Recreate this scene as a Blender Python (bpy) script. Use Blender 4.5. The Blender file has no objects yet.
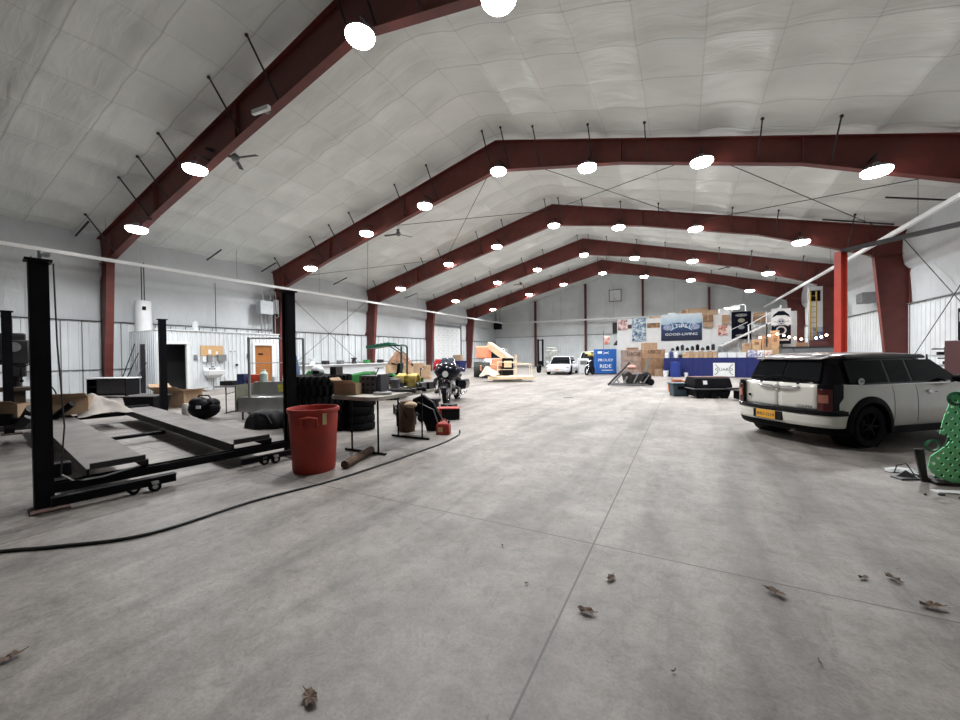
import bpy, bmesh, math, random
from math import sin, cos, pi, radians as rad, sqrt, hypot, atan2
from mathutils import Vector, Matrix
random.seed(7)
C = bpy.context.scene.collection
SC = bpy.context.scene

# ------------------------------------------------------------------ camera, world, exposure
cam_d = bpy.data.cameras.new('camera')
cam = bpy.data.objects.new('camera', cam_d); C.objects.link(cam); SC.camera = cam
cam_d.sensor_width = 36.0; cam_d.lens = 383.86/960*36.0; cam_d.clip_start = .05; cam_d.clip_end = 200
_y, _p, _r = .4886, .0134, .0114
_right = Vector((cos(_y), sin(_y), 0)); _fwd = Vector((-sin(_y)*cos(_p), cos(_y)*cos(_p), -sin(_p)))
_up = Vector((-sin(_y)*sin(_p), cos(_y)*sin(_p), cos(_p)))
_R = _right*cos(_r) - _up*sin(_r); _U = _up*cos(_r) + _right*sin(_r)
cam.matrix_world = Matrix(((_R.x, _U.x, -_fwd.x, 0), (_R.y, _U.y, -_fwd.y, 0), (_R.z, _U.z, -_fwd.z, 1.45), (0, 0, 0, 1)))
world = bpy.data.worlds.new('world'); SC.world = world; world.use_nodes = True
world.node_tree.nodes['Background'].inputs[0].default_value = (.6, .7, .8, 1)
world.node_tree.nodes['Background'].inputs[1].default_value = .02
SC.view_settings.view_transform = 'Standard'; SC.view_settings.look = 'None'
SC.view_settings.gamma = 1; SC.view_settings.use_curve_mapping = False
SC.view_settings.exposure = 0.30
LAMP_W = 235.0        # power of each high bay lamp
SC.cycles.max_bounces = 8; SC.cycles.diffuse_bounces = 5; SC.cycles.use_denoising = True
SC.cycles.sample_clamp_indirect = 4

# ------------------------------------------------------------------ dimensions of the hall
XL, XR, XC = -21.6, 8.08, -6.76
YF, YB = -8.46, 44.9
Y1, BAY = 6.78, 7.62
SL = .256
def roof(x): return 10.2 - SL*abs(x-XC)      # top of rafters
def ceilz(x): return roof(x) + .14

# ------------------------------------------------------------------ materials
_M = {}
def mat(name, col, rough=.6, metal=0., var=.0, vs=6., bump=0., bs=30., coat=0., emis=None, es=0., spec=None, detail=3., ior=None):
    if name in _M: return _M[name]
    m = bpy.data.materials.new(name); m.use_nodes = True; nt = m.node_tree; b = nt.nodes['Principled BSDF']
    b.inputs['Base Color'].default_value = (*col, 1); b.inputs['Roughness'].default_value = rough
    b.inputs['Metallic'].default_value = metal
    if coat: b.inputs['Coat Weight'].default_value = coat; b.inputs['Coat Roughness'].default_value = .06
    if spec is not None: b.inputs['Specular IOR Level'].default_value = spec
    if ior: b.inputs['IOR'].default_value = ior
    if emis: b.inputs['Emission Color'].default_value = (*emis, 1); b.inputs['Emission Strength'].default_value = es
    if var or bump:
        tc = nt.nodes.new('ShaderNodeTexCoord')
    if var:
        n = nt.nodes.new('ShaderNodeTexNoise'); n.inputs['Scale'].default_value = vs; n.inputs['Detail'].default_value = detail
        nt.links.new(tc.outputs['Object'], n.inputs['Vector'])
        r = nt.nodes.new('ShaderNodeValToRGB'); r.color_ramp.elements[0].position = .3; r.color_ramp.elements[1].position = .7
        lo = [max(0, c*(1-var)) for c in col]; hi = [min(1, c*(1+var*.6)) for c in col]
        r.color_ramp.elements[0].color = (*lo, 1); r.color_ramp.elements[1].color = (*hi, 1)
        nt.links.new(n.outputs['Fac'], r.inputs[0]); nt.links.new(r.outputs[0], b.inputs['Base Color'])
    if bump:
        n2 = nt.nodes.new('ShaderNodeTexNoise'); n2.inputs['Scale'].default_value = bs; n2.inputs['Detail'].default_value = 4
        nt.links.new(tc.outputs['Object'], n2.inputs['Vector'])
        bp = nt.nodes.new('ShaderNodeBump'); bp.inputs['Strength'].default_value = bump; bp.inputs['Distance'].default_value = .02
        nt.links.new(n2.outputs['Fac'], bp.inputs['Height']); nt.links.new(bp.outputs[0], b.inputs['Normal'])
    _M[name] = m; return m

def N(nt, t, **kw):
    n = nt.nodes.new(t)
    for k, v in kw.items(): setattr(n, k, v)
    return n

def concrete():
    m = bpy.data.materials.new('concrete_floor'); m.use_nodes = True; nt = m.node_tree; b = nt.nodes['Principled BSDF']; L = nt.links.new
    tc = N(nt, 'ShaderNodeTexCoord'); geo = tc.outputs['Object']
    def noise(scale, det, rough=.55, mp=None, dist=0):
        n = N(nt, 'ShaderNodeTexNoise'); n.inputs['Scale'].default_value = scale; n.inputs['Detail'].default_value = det
        n.inputs['Roughness'].default_value = rough; n.inputs['Distortion'].default_value = dist
        if mp:
            q = N(nt, 'ShaderNodeMapping'); q.inputs['Scale'].default_value = mp[0]; q.inputs['Rotation'].default_value = (0, 0, mp[1])
            L(geo, q.inputs[0]); L(q.outputs[0], n.inputs['Vector'])
        else: L(geo, n.inputs['Vector'])
        return n.outputs['Fac']
    def ramp(src, p0, c0, p1, c1):
        r = N(nt, 'ShaderNodeValToRGB'); e = r.color_ramp.elements
        e[0].position = p0; e[1].position = p1; e[0].color = (c0, c0, c0, 1); e[1].color = (c1, c1, c1, 1); L(src, r.inputs[0]); return r.outputs[0]
    def mul(a, bb, f=1.):
        x = N(nt, 'ShaderNodeMix', data_type='RGBA', blend_type='MULTIPLY'); x.inputs[0].default_value = f
        L(a, x.inputs[6]); L(bb, x.inputs[7]); return x.outputs[2]
    base = N(nt, 'ShaderNodeValToRGB'); e = base.color_ramp.elements
    e[0].position = .3; e[0].color = (.188, .168, .153, 1); e[1].position = .72; e[1].color = (.338, .308, .284, 1)
    L(noise(.55, 6, .6, dist=.4), base.inputs[0])
    c = base.outputs[0]
    c = mul(c, ramp(noise(3.2, 8, .7), .34, .72, .62, 1.08))
    c = mul(c, ramp(noise(1.3, 5, .6, ((1, .16, 1), rad(8)), .5),   .36, .66, .5, 1.0))       # long scuffs
    c = mul(c, ramp(noise(.9, 4, .55, ((1.6, .3, 1), rad(-22)), 1.2), .32, .72, .47, 1.0))
    c = mul(c, ramp(noise(60, 3, .6), .35, .84, .6, 1.05))
    c = mul(c, ramp(noise(11, 7, .75, dist=.8), .36, .78, .56, 1.06))
    c = mul(c, ramp(noise(5, 5, .7, ((1, .35, 1), rad(35)), 1.5), .30, .70, .42, 1.0))
    c = mul(c, ramp(noise(7., 3, .5, ((1, 1, 1), 0), 2.), .22, .55, .30, 1.0))               # small dark spots
    # tyre tracks curving down the lane
    wv = N(nt, 'ShaderNodeTexWave', wave_type='BANDS', bands_direction='X'); q = N(nt, 'ShaderNodeMapping')
    q.inputs['Rotation'].default_value = (0, 0, rad(6)); L(geo, q.inputs[0]); L(q.outputs[0], wv.inputs[0])
    wv.inputs['Scale'].default_value = .19; wv.inputs['Distortion'].default_value = 2.5; wv.inputs['Detail'].default_value = 3
    tr = ramp(wv.outputs['Fac'], .0, .80, .12, 1.0)
    c = mul(c, tr, .8)
    # saw cut joints
    sp = N(nt, 'ShaderNodeSeparateXYZ'); L(geo, sp.inputs[0])
    def joint(out, off, per, w):
        a = N(nt, 'ShaderNodeMath', operation='SUBTRACT'); L(out, a.inputs[0]); a.inputs[1].default_value = off
        p = N(nt, 'ShaderNodeMath', operation='PINGPONG'); L(a.outputs[0], p.inputs[0]); p.inputs[1].default_value = per/2
        l = N(nt, 'ShaderNodeMath', operation='LESS_THAN'); L(p.outputs[0], l.inputs[0]); l.inputs[1].default_value = w
        return l.outputs[0]
    j = N(nt, 'ShaderNodeMath', operation='MAXIMUM'); L(joint(sp.outputs[0], -.614, 4.15, .006), j.inputs[0]); L(joint(sp.outputs[1], 2.966, 6.1, .006), j.inputs[1])
    mx = N(nt, 'ShaderNodeMix', data_type='RGBA'); L(j.outputs[0], mx.inputs[0]); L(c, mx.inputs[6]); mx.inputs[7].default_value = (.06, .05, .048, 1)
    L(mx.outputs[2], b.inputs['Base Color'])
    rr = N(nt, 'ShaderNodeMapRange'); L(noise(2., 4), rr.inputs[0]); rr.inputs[3].default_value = .38; rr.inputs[4].default_value = .62
    L(rr.outputs[0], b.inputs['Roughness'])
    bp = N(nt, 'ShaderNodeBump'); bp.inputs['Strength'].default_value = .25; bp.inputs['Distance'].default_value = .01
    L(noise(14, 6, .65), bp.inputs['Height']); L(bp.outputs[0], b.inputs['Normal'])
    return m

def vinyl(name, col, seams=None):
    m = bpy.data.materials.new(name); m.use_nodes = True; nt = m.node_tree; b = nt.nodes['Principled BSDF']; L = nt.links.new
    tc = N(nt, 'ShaderNodeTexCoord')
    n = N(nt, 'ShaderNodeTexNoise'); n.inputs['Scale'].default_value = .8; n.inputs['Detail'].default_value = 5; L(tc.outputs['Object'], n.inputs[0])
    r = N(nt, 'ShaderNodeValToRGB'); r.color_ramp.elements[0].position = .3; r.color_ramp.elements[1].position = .7
    r.color_ramp.elements[0].color = (*[k*.88 for k in col], 1); r.color_ramp.elements[1].color = (*col, 1)
    L(n.outputs['Fac'], r.inputs[0]); src = r.outputs[0]
    if seams:
        nd = N(nt, 'ShaderNodeTexNoise'); nd.inputs['Scale'].default_value = 1.1; L(tc.outputs['Object'], nd.inputs[0])
        vm = N(nt, 'ShaderNodeVectorMath', operation='MULTIPLY_ADD'); L(nd.outputs['Color'], vm.inputs[0]); vm.inputs[1].default_value = (.045, .045, 0); L(tc.outputs['Object'], vm.inputs[2])
        sp = N(nt, 'ShaderNodeSeparateXYZ'); L(vm.outputs[0], sp.inputs[0])
        for ax, off, per, w, dk in seams:
            a = N(nt, 'ShaderNodeMath', operation='SUBTRACT'); L(sp.outputs[ax], a.inputs[0]); a.inputs[1].default_value = off
            p = N(nt, 'ShaderNodeMath', operation='PINGPONG'); L(a.outputs[0], p.inputs[0]); p.inputs[1].default_value = per/2
            mr = N(nt, 'ShaderNodeMapRange', interpolation_type='SMOOTHSTEP'); L(p.outputs[0], mr.inputs[0]); mr.inputs[1].default_value = w*.3; mr.inputs[2].default_value = w; mr.inputs[3].default_value = dk; mr.inputs[4].default_value = 1
            x = N(nt, 'ShaderNodeMix', data_type='RGBA', blend_type='MULTIPLY'); x.inputs[0].default_value = 1; L(src, x.inputs[6])
            cb_ = N(nt, 'ShaderNodeCombineColor'); [L(mr.outputs[0], cb_.inputs[i]) for i in range(3)]; L(cb_.outputs[0], x.inputs[7]); src = x.outputs[2]
    L(src, b.inputs['Base Color'])
    b.inputs['Roughness'].default_value = .36
    q = N(nt, 'ShaderNodeMapping'); q.inputs['Scale'].default_value = (.5, 2.2, 1); L(tc.outputs['Object'], q.inputs[0])
    n2 = N(nt, 'ShaderNodeTexNoise'); n2.inputs['Scale'].default_value = 1.3; n2.inputs['Detail'].default_value = 3; n2.inputs['Distortion'].default_value = .6; L(q.outputs[0], n2.inputs[0])
    bp = N(nt, 'ShaderNodeBump'); bp.inputs['Strength'].default_value = .55; bp.inputs['Distance'].default_value = .08
    L(n2.outputs['Fac'], bp.inputs['Height']); L(bp.outputs[0], b.inputs['Normal'])
    return m

def cardboard_mat(): return mat('cardboard', (.36, .245, .155), .85, var=.15, vs=5)
RED = mat('red_oxide_steel', (.105, .017, .012), .5, var=.25, vs=3)
BLACK = mat('black_paint', (.006, .006, .008), .5, var=.3, vs=5, ior=1.2)
DARK = mat('dark_steel', (.035, .033, .035), .5, .4, var=.3, vs=6)
STEEL = mat('galvanised_steel', (.45, .46, .47), .35, .8, var=.15, vs=8)
STAIN = mat('stainless_steel', (.50, .51, .51), .28, .9, var=.2, vs=3)
CHROME = mat('chrome', (.75, .76, .78), .08, 1.)
RUBBER = mat('tyre_rubber', (.010, .010, .011), .8, bump=.3, bs=60, ior=1.2)
WHITE = mat('white_paint', (.66, .68, .69), .45, var=.06, vs=3)
LINER = mat('white_liner_panel', (.60, .635, .655), .42, var=.08, vs=1.2)
CARDB = cardboard_mat()
CARDD = mat('dark_cardboard', (.26, .15, .085), .85, var=.25, vs=4)
ORANGE = mat('lift_orange', (.80, .36, .21), .5, var=.12, vs=4)
CREAM = mat('cream_paint', (.78, .62, .42), .5, var=.15, vs=4)
GREEN = mat('tractor_green', (.025, .20, .045), .4, var=.15, vs=5)
YELLOW = mat('yellow_plastic', (.70, .52, .12), .5, var=.2, vs=9)
BLUE = mat('royal_blue_cloth', (.004, .010, .10), .75, var=.2, vs=3, bump=.3, bs=5)
BLUEP = mat('blue_plastic', (.02, .09, .40), .4)
REDP = mat('red_plastic', (.34, .026, .013), .55, var=.25, vs=4)
GREYP = mat('grey_plastic', (.16, .165, .17), .5, var=.15, vs=4)
GLASS = mat('dark_tinted_glass', (.006, .007, .008), .04, ior=1.25)
LENS = mat('lamp_diffuser', (1, 1, 1), .4, emis=(1, .985, .96), es=28.)
BULB = mat('warm_bulb', (1, .8, .6), .4, emis=(1, .62, .42), es=25.)
WOOD = mat('pale_wood', (.45, .31, .18), .7, var=.25, vs=4)

# ------------------------------------------------------------------ mesh builder
class MB:
    def __init__(s): s.v = []; s.f = []; s.mi = []; s.m = 0
    def add(s, vs, fs):
        o = len(s.v); s.v += [tuple(v) for v in vs]; s.f += [tuple(i+o for i in f) for f in fs]; s.mi += [s.m]*len(fs); return s
    def box(s, x, y, z, sx, sy, sz, rz=0, rx=0, ry=0):
        M = Matrix.Rotation(rz, 3, 'Z') @ Matrix.Rotation(ry, 3, 'Y') @ Matrix.Rotation(rx, 3, 'X')
        vs = [Vector((x, y, z)) + M @ Vector((a*sx/2, b*sy/2, c*sz/2)) for a in (-1, 1) for b in (-1, 1) for c in (-1, 1)]
        return s.add(vs, [(0, 1, 3, 2), (4, 6, 7, 5), (0, 4, 5, 1), (2, 3, 7, 6), (0, 2, 6, 4), (1, 5, 7, 3)])
    def bar(s, p0, p1, w, h=None):
        p0 = Vector(p0); p1 = Vector(p1); h = h or w; d = (p1-p0).normalized()
        u = d.cross(Vector((0, 0, 1)));  u = Vector((1, 0, 0)) if u.length < 1e-3 else u.normalized(); n = u.cross(d)
        vs = [p + u*a*w/2 + n*b*h/2 for p in (p0, p1) for a, b in ((-1, -1), (1, -1), (1, 1), (-1, 1))]
        return s.add(vs, [(3, 2, 1, 0), (4, 5, 6, 7), (0, 1, 5, 4), (1, 2, 6, 5), (2, 3, 7, 6), (3, 0, 4, 7)])
    def cyl(s, p0, p1, r0, r1=None, n=12):
        r1 = r0 if r1 is None else r1
        p0 = Vector(p0); p1 = Vector(p1); d = (p1-p0).normalized(); u = d.orthogonal().normalized(); w = d.cross(u)
        vs = [p + (u*cos(2*pi*i/n) + w*sin(2*pi*i/n))*r for p, r in ((p0, r0), (p1, r1)) for i in range(n)]
        fs = [(i, (i+1) % n, n+(i+1) % n, n+i) for i in range(n)] + [tuple(range(n))[::-1], tuple(range(n, 2*n))]
        return s.add(vs, fs)
    def tube(s, pts, r, n=8):
        pts = [Vector(p) for p in pts]; vs = []; u = None
        for i, p in enumerate(pts):
            d = (pts[min(i+1, len(pts)-1)] - pts[max(i-1, 0)]).normalized()
            u = d.orthogonal().normalized() if u is None else (u - d*u.dot(d)).normalized()
            w = d.cross(u)
            vs += [p + (u*cos(2*pi*k/n) + w*sin(2*pi*k/n))*r for k in range(n)]
        fs = [(i*n+k, i*n+(k+1) % n, (i+1)*n+(k+1) % n, (i+1)*n+k) for i in range(len(pts)-1) for k in range(n)]
        fs += [tuple(range(n))[::-1], tuple(range((len(pts)-1)*n, len(pts)*n))]
        return s.add(vs, fs)
    def lathe(s, prof, c=(0, 0, 0), n=24, axis='Z', a0=0, a1=2*pi):
        full = abs(a1-a0-2*pi) < 1e-6; k = n if full else n+1; vs = []; c = Vector(c)
        for r, z in prof:
            for i in range(k):
                a = a0+(a1-a0)*i/n; v = (r*cos(a), r*sin(a), z)
                if axis == 'X': v = (v[2], v[0], v[1])
                if axis == 'Y': v = (v[1], v[2], v[0])
                vs.append(c+Vector(v))
        fs = [(j*k+i, j*k+(i+1) % k, (j+1)*k+(i+1) % k, (j+1)*k+i) for j in range(len(prof)-1) for i in range(n)]
        return s.add(vs, fs)
    def prism(s, poly, axis, a, b):
        def P(q, t): return {'X': (t, q[0], q[1]), 'Y': (q[0], t, q[1]), 'Z': (q[0], q[1], t)}[axis]
        n = len(poly); vs = [P(q, a) for q in poly] + [P(q, b) for q in poly]
        return s.add(vs, [(i, (i+1) % n, n+(i+1) % n, n+i) for i in range(n)] + [tuple(range(n))[::-1], tuple(range(n, 2*n))])
    def loft(s, secs, caps=True, closed=True):
        n = len(secs[0]); vs = [p for q in secs for p in q]
        fs = [(j*n+i, j*n+(i+1) % n, (j+1)*n+(i+1) % n, (j+1)*n+i) for j in range(len(secs)-1) for i in range(n if closed else n-1)]
        if caps: fs += [tuple(range(n))[::-1], tuple(range((len(secs)-1)*n, len(secs)*n))]
        return s.add(vs, fs)
    def grid(s, fn, nu, nv, flip=False):
        vs = [fn(i/nu, j/nv) for j in range(nv+1) for i in range(nu+1)]; w = nu+1
        fs = [(j*w+i, j*w+i+1, (j+1)*w+i+1, (j+1)*w+i) for j in range(nv) for i in range(nu)]
        if flip: fs = [f[::-1] for f in fs]
        return s.add(vs, fs)
    def ball(s, c, rx, ry=None, rz=None, n=12, m=8):
        ry = rx if ry is None else ry; rz = rx if rz is None else rz
        c = Vector(c); vs = [c+Vector((0, 0, -rz))]
        for j in range(1, m):
            t = -pi/2+pi*j/m
            vs += [c+Vector((rx*cos(t)*cos(2*pi*i/n), ry*cos(t)*sin(2*pi*i/n), rz*sin(t))) for i in range(n)]
        vs.append(c+Vector((0, 0, rz)))
        fs = [(0, 1+(i+1) % n, 1+i) for i in range(n)]
        fs += [(1+j*n+i, 1+j*n+(i+1) % n, 1+(j+1)*n+(i+1) % n, 1+(j+1)*n+i) for j in range(m-2) for i in range(n)]
        e = len(vs)-1; fs += [(e, 1+(m-2)*n+i, 1+(m-2)*n+(i+1) % n) for i in range(n)]
        return s.add(vs, fs)
    def build(s, name, mats, parent=None, loc=None, smooth=35, bevel=0, kind=None, label=None, rz=0, solid=0, recalc=True):
        me = bpy.data.meshes.new(name); me.from_pydata(s.v, [], s.f)
        for m in (mats if isinstance(mats, (list, tuple)) else [mats]): me.materials.append(m)
        me.polygons.foreach_set('material_index', s.mi)
        if recalc:
            bm = bmesh.new(); bm.from_mesh(me); bmesh.ops.recalc_face_normals(bm, faces=bm.faces); bm.to_mesh(me); bm.free()
        me.update()
        if smooth:
            me.shade_smooth(); me.set_sharp_from_angle(angle=rad(smooth))
        o = bpy.data.objects.new(name, me); C.objects.link(o)
        if parent: o.parent = parent
        if loc: o.location = loc
        if rz: o.rotation_euler = (0, 0, rz)
        if solid:
            k = o.modifiers.new('thick', 'SOLIDIFY'); k.thickness = solid; k.offset = 0
        if bevel:
            k = o.modifiers.new('bevel', 'BEVEL'); k.width = bevel; k.segments = 2; k.limit_method = 'ANGLE'; k.angle_limit = rad(40)
        if kind: o['kind'] = kind
        if label: o['label'] = label
        return o

def T(name, label, cat, loc=(0, 0, 0), rz=0, group=None):
    o = bpy.data.objects.new(name, None); C.objects.link(o); o.location = loc; o.rotation_euler = (0, 0, rz)
    o['label'] = label; o['category'] = cat
    if group: o['group'] = group
    return o
def tag(o, label, cat, group=None):
    o['label'] = label; o['category'] = cat
    if group: o['group'] = group
    return o
_kids = {}
def copy_tree(o, parent=None):
    c = o.copy(); C.objects.link(c)
    if parent: c.parent = parent
    for ch in [x for x in list(C.objects) if x.parent == o]: copy_tree(ch, c)
    return c
def text(name, body, size, m, parent, loc, rot, ext=.002, align='CENTER', sx=1.):
    cu = bpy.data.curves.new(name, 'FONT'); cu.body = body; cu.size = size; cu.extrude = ext; cu.align_x = align; cu.align_y = 'CENTER'
    cu.resolution_u = 2; cu.materials.append(m)
    tmp = bpy.data.objects.new(name, cu); C.objects.link(tmp); bpy.context.view_layer.update()
    me = bpy.data.meshes.new_from_object(tmp.evaluated_get(bpy.context.evaluated_depsgraph_get())); bpy.data.objects.remove(tmp); bpy.data.curves.remove(cu)
    if not me.materials: me.materials.append(m)
    o = bpy.data.objects.new(name, me); C.objects.link(o); o.parent = parent; o.location = loc; o.rotation_euler = rot; o.scale = (sx, 1, 1)
    return o
def boolean_cut(o, cutters):
    for c in cutters:
        k = o.modifiers.new('cut', 'BOOLEAN'); k.operation = 'DIFFERENCE'; k.object = c; k.solver = 'EXACT'
    bpy.context.view_layer.update()
    dg = bpy.context.evaluated_depsgraph_get()
    me = bpy.data.meshes.new_from_object(o.evaluated_get(dg))
    o.modifiers.clear(); o.data = me
    me.shade_smooth(); me.set_sharp_from_angle(angle=rad(32))
    for c in cutters: bpy.data.objects.remove(c)

# ------------------------------------------------------------------ setting
MB().box((XL+XR)/2, (YF+YB)/2, -.1, XR-XL+.8, YB-YF+.6, .2).build('floor', concrete(), kind='structure', smooth=0)
VIN = vinyl('insulation_facing', (.69, .72, .695), [(1, 3.36, 1.35, .03, .74), (0, XC+.08, 1.43, .025, .86)])
def sag(x, y):
    u = ((x-XC)/1.43) % 1.; v = ((y-3.3)/1.35) % 1.
    a = sin(pi*u)**.7; b = sin(pi*v)**.5
    k = .11*a*(.35+.65*b) - .05*(1-b)
    return k*(1+.35*sin(x*1.7+y*.9)+.3*sin(x*.6-y*2.3)) + .012*sin(x*5.1+y*1.3)*sin(y*4.3)
def ceil_slope(x0, x1):
    b = MB(); b.grid(lambda i, j: (x0+(x1-x0)*i, YF-.2+(YB-YF+.4)*j, ceilz(x0+(x1-x0)*i) + .02 + sag(x0+(x1-x0)*i, YF-.2+(YB-YF+.4)*j)), 104, 320, flip=True)
    return b
cb = ceil_slope(XL-.3, XC); c2 = ceil_slope(XC, XR+.3); cb.add(c2.v, c2.f)
cb.build('ceiling', VIN, kind='structure', smooth=60, recalc=False)
# roof deck above the insulation, closes the hall
rb = MB()
rb.prism([(XL-.4, ceilz(XL-.4)+.25), (XC, ceilz(XC)+.25), (XR+.4, ceilz(XR+.4)+.25), (XR+.4, ceilz(XR+.4)+.33), (XC, ceilz(XC)+.33), (XL-.4, ceilz(XL-.4)+.33)], 'Y', YF-.3, YB+.3)
rb.build('ceiling_deck', STEEL, kind='structure', smooth=0)

WALLV = vinyl('wall_insulation', (.56, .59, .61))
def liner(parent, y0, y1, h, sgn, xw):
    # corrugated liner sheet standing against a side wall; sgn = +1 faces +x
    b = MB(); p = .305; n = int((y1-y0)/p); poly = []
    for i in range(n):
        a = y0+i*p
        poly += [(a, 0), (a+.20, 0), (a+.215, .02), (a+.27, .02), (a+.285, 0)]
    poly.append((y0+n*p, 0))
    vs = []
    for z in (0, h):
        vs += [(xw+sgn*(.06+q[1]), q[0], z) for q in poly]
    w = len(poly); b.add(vs, [(i, i+1, w+i+1, w+i) for i in range(w-1)])
    return b.build('liner_panel', LINER, parent, smooth=0)
def wall_upper(parent, y0, y1, sgn, xw, z0):
    prof = [(z0-.1, .0), (z0+.3, .03), (4.35, .05), (4.55, .07), (4.72, .05), (4.95, .22), (5.3, .27), (5.9, .24), (6.35, .14), (6.8, .06)]
    b = MB()
    def fn(i, j):
        k = j*(len(prof)-1); a = int(min(k, len(prof)-2)); t = k-a
        z = prof[a][0]*(1-t)+prof[a+1][0]*t; q = prof[a][1]*(1-t)+prof[a+1][1]*t
        y = y0+(y1-y0)*i; v = (y/1.22) % 1
        return (xw+sgn*(q + .03*sin(pi*v)**.5*(1 if z < 4.7 else .6) - .02 + .012*sin(y*3+z*4)), y, z)
    b.grid(fn, 300, 27)
    b.build('insulation', WALLV, parent, smooth=60)
WL = MB().box(XL-.12, (YF+YB)/2, 3.3, .1, YB-YF+.4, 6.9).build('wall_left', LINER, kind='structure', smooth=0)
liner(WL, YF, YB, 3.02, 1, XL); wall_upper(WL, YF, YB, 1, XL, 3.0)
b = MB(); b.box(XL+.09, (YF+YB)/2, 3.03, .10, YB-YF, .03); b.box(XL+.10, (YF+YB)/2, 1.02, .03, YB-YF, .02); b.build('trim_1', DARK, kind='structure', smooth=0)
# dark sealed joints between liner sheets
b = MB()
k = YF
while k < YB:
    b.box(XL+.087, k, 1.5, .012, .024, 2.98); k += .61
b.build('trim_2', mat('joint_grey', (.10, .105, .11), .6), kind='structure', smooth=0)
WR = MB().box(XR+.14, (YF+YB)/2, 3.3, .1, YB-YF+.4, 6.9).build('wall_right', LINER, kind='structure', smooth=0)
liner(WR, YF, YB, 3.3, -1, XR+.06); wall_upper(WR, YF, YB, -1, XR+.06, 3.3)
b = MB(); b.box(XR-.03, (YF+YB)/2, 3.33, .10, YB-YF, .03); b.build('trim_3', GREYP, kind='structure', smooth=0)
def gable(name, y, sg):
    w = MB(); w.prism([(XL-.2, 0), (XR+.2, 0), (XR+.2, ceilz(XR)+.1), (XC, ceilz(XC)+.2), (XL-.2, ceilz(XL)+.1)], 'Y', y, y+sg*.1)
    return w.build(name, LINER, kind='structure', smooth=0)
WB = gable('wall_back', YB+.06, 1); WF = gable('wall_front', YF-.1, -1)
# insulation facing of the back wall: vertical quilted bays above the liner
b = MB()
def bw(i, j):
    x = XL+(XR-XL)*i; z = 3.55+(ceilz(x)+.05-3.55)*j; v = (x-XL)/1.52 % 1
    return (x, YB+.04-.05*sin(pi*v)**.6-.02*sin(z*2.1+x)-.08*sin(pi*min(1, (z-3.5)/3.2))**2*.6, z)
b.grid(bw, 200, 30); b.build('insulation', vinyl('gable_insulation', (.62, .65, .66)), WB, smooth=60)
b = MB(); poly = []; n = int((XR-XL)/.305)
for i in range(n):
    a = XL+i*.305; poly += [(a, 0), (a+.2, 0), (a+.215, -.02), (a+.27, -.02), (a+.285, 0)]
vs = [(q[0], YB-.02+q[1], z) for z in (0, 3.6) for q in poly]; w = len(poly)
b.add(vs, [(i, i+1, w+i+1, w+i) for i in range(w-1)]); b.build('liner_panel', mat('grey_liner_panel', (.64, .68, .70), .5, var=.08, vs=1), WB, smooth=0)
MB().box((XL+XR)/2, YB-.05, 3.62, XR-XL, .1, .03).build('trim_4', DARK, kind='structure', smooth=0)

# sectional overhead door in the left wall between the third and fourth frame from the back
D = MB(); 
for i in range(8): D.box(XL+.16, 33.3, .3+i*.53, .06, 5.0, .52)
DO = D.build('door_1', WHITE, kind='structure', smooth=0, bevel=.012)
b = MB()
for i in range(8):
    for k in range(5): b.box(XL+.2, 31.6+k*.85, .3+i*.53, .02, .12, .05)
b.build('door_hinge', GREYP, DO, smooth=0)
b = MB(); b.box(XL+.2, 30.7, 2.3, .12, .1, 4.8); b.box(XL+.2, 35.9, 2.3, .12, .1, 4.8); b.box(XL+.2, 33.3, 4.5, .16, 5.3, .12); b.build('door_track', GREYP, DO, smooth=0)

# ------------------------------------------------------------------ steel portal frames
def isec(mb, pa, pb, ya, fw=.24, t=.018, web=.006):
    """tapered I section lying in the XZ plane: pa outer points, pb inner points (same count)"""
    poly = list(pa)+list(pb)[::-1]
    mb.prism(poly, 'Y', ya-web, ya+web)
    for pts, s in ((pa, 1), (pb, -1)):
        for (x0, z0), (x1, z1) in zip(pts[:-1], pts[1:]):
            n = Vector((-(z1-z0), x1-x0)).normalized()*t*.5
            mb.prism([(x0-n.x, z0-n.y), (x1-n.x, z1-n.y), (x1+n.x, z1+n.y), (x0+n.x, z0+n.y)], 'Y', ya-fw/2, ya+fw/2)
def depthL(x): return {0: 1.28, 1: 1.08, 2: 1.05, 3: 1.2}
def rafter(mb, xe, y, dk, dm, dr):
    s = 1 if xe < XC else -1
    xs = [xe, xe+s*1.2, xe+s*5.0, xe+s*10, XC]
    ds = [dk, dk-.04, dm, dm+.03, dr]
    isec(mb, [(x, roof(x)) for x in xs], [(xs[0]+s*1.15, roof(xs[0]+s*1.15)-dk)]+[(x, roof(x)-d) for x, d in zip(xs[1:], ds[1:])], y)
    for x, d in zip(xs[2:4], ds[2:4]): mb.box(x, y, roof(x)-d/2, .02, .22, d)
def column(mb, xw, y, w0, w1, top):
    s = 1 if xw < XC else -1
    isec(mb, [(xw, 0), (xw, top)], [(xw+s*w0, 0), (xw+s*w1, top-.0)], y, fw=.26, web=.010)
    mb.box(xw+s*w0/2, y, .012, w0+.1, .34, .024)
    mb.box(xw+s*w1/2, y, top-1.0, w1, .22, .02)
ordn = ['standing behind the camera', 'nearest to the camera, first from the front', 'second from the front, above the motorcycle',
        'third from the front, across the hall', 'fourth from the front, beyond the overhead cross rods', 'fifth and farthest, just before the end wall']
lampX = [-18.17, -14.01, -10.42, -6.7, -3.11, .53, 4.65]
lampZ = [6.36, 7.62, 8.3, 9.0, 8.3, 7.62, 6.36]
braceX = [-20.0, -17.1, -15.7, -14.3, -11.45, -9.7, -7.0, -6.2, -4.9, -2.9, -1.1, 2.0, 3.7, 6.2]
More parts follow.
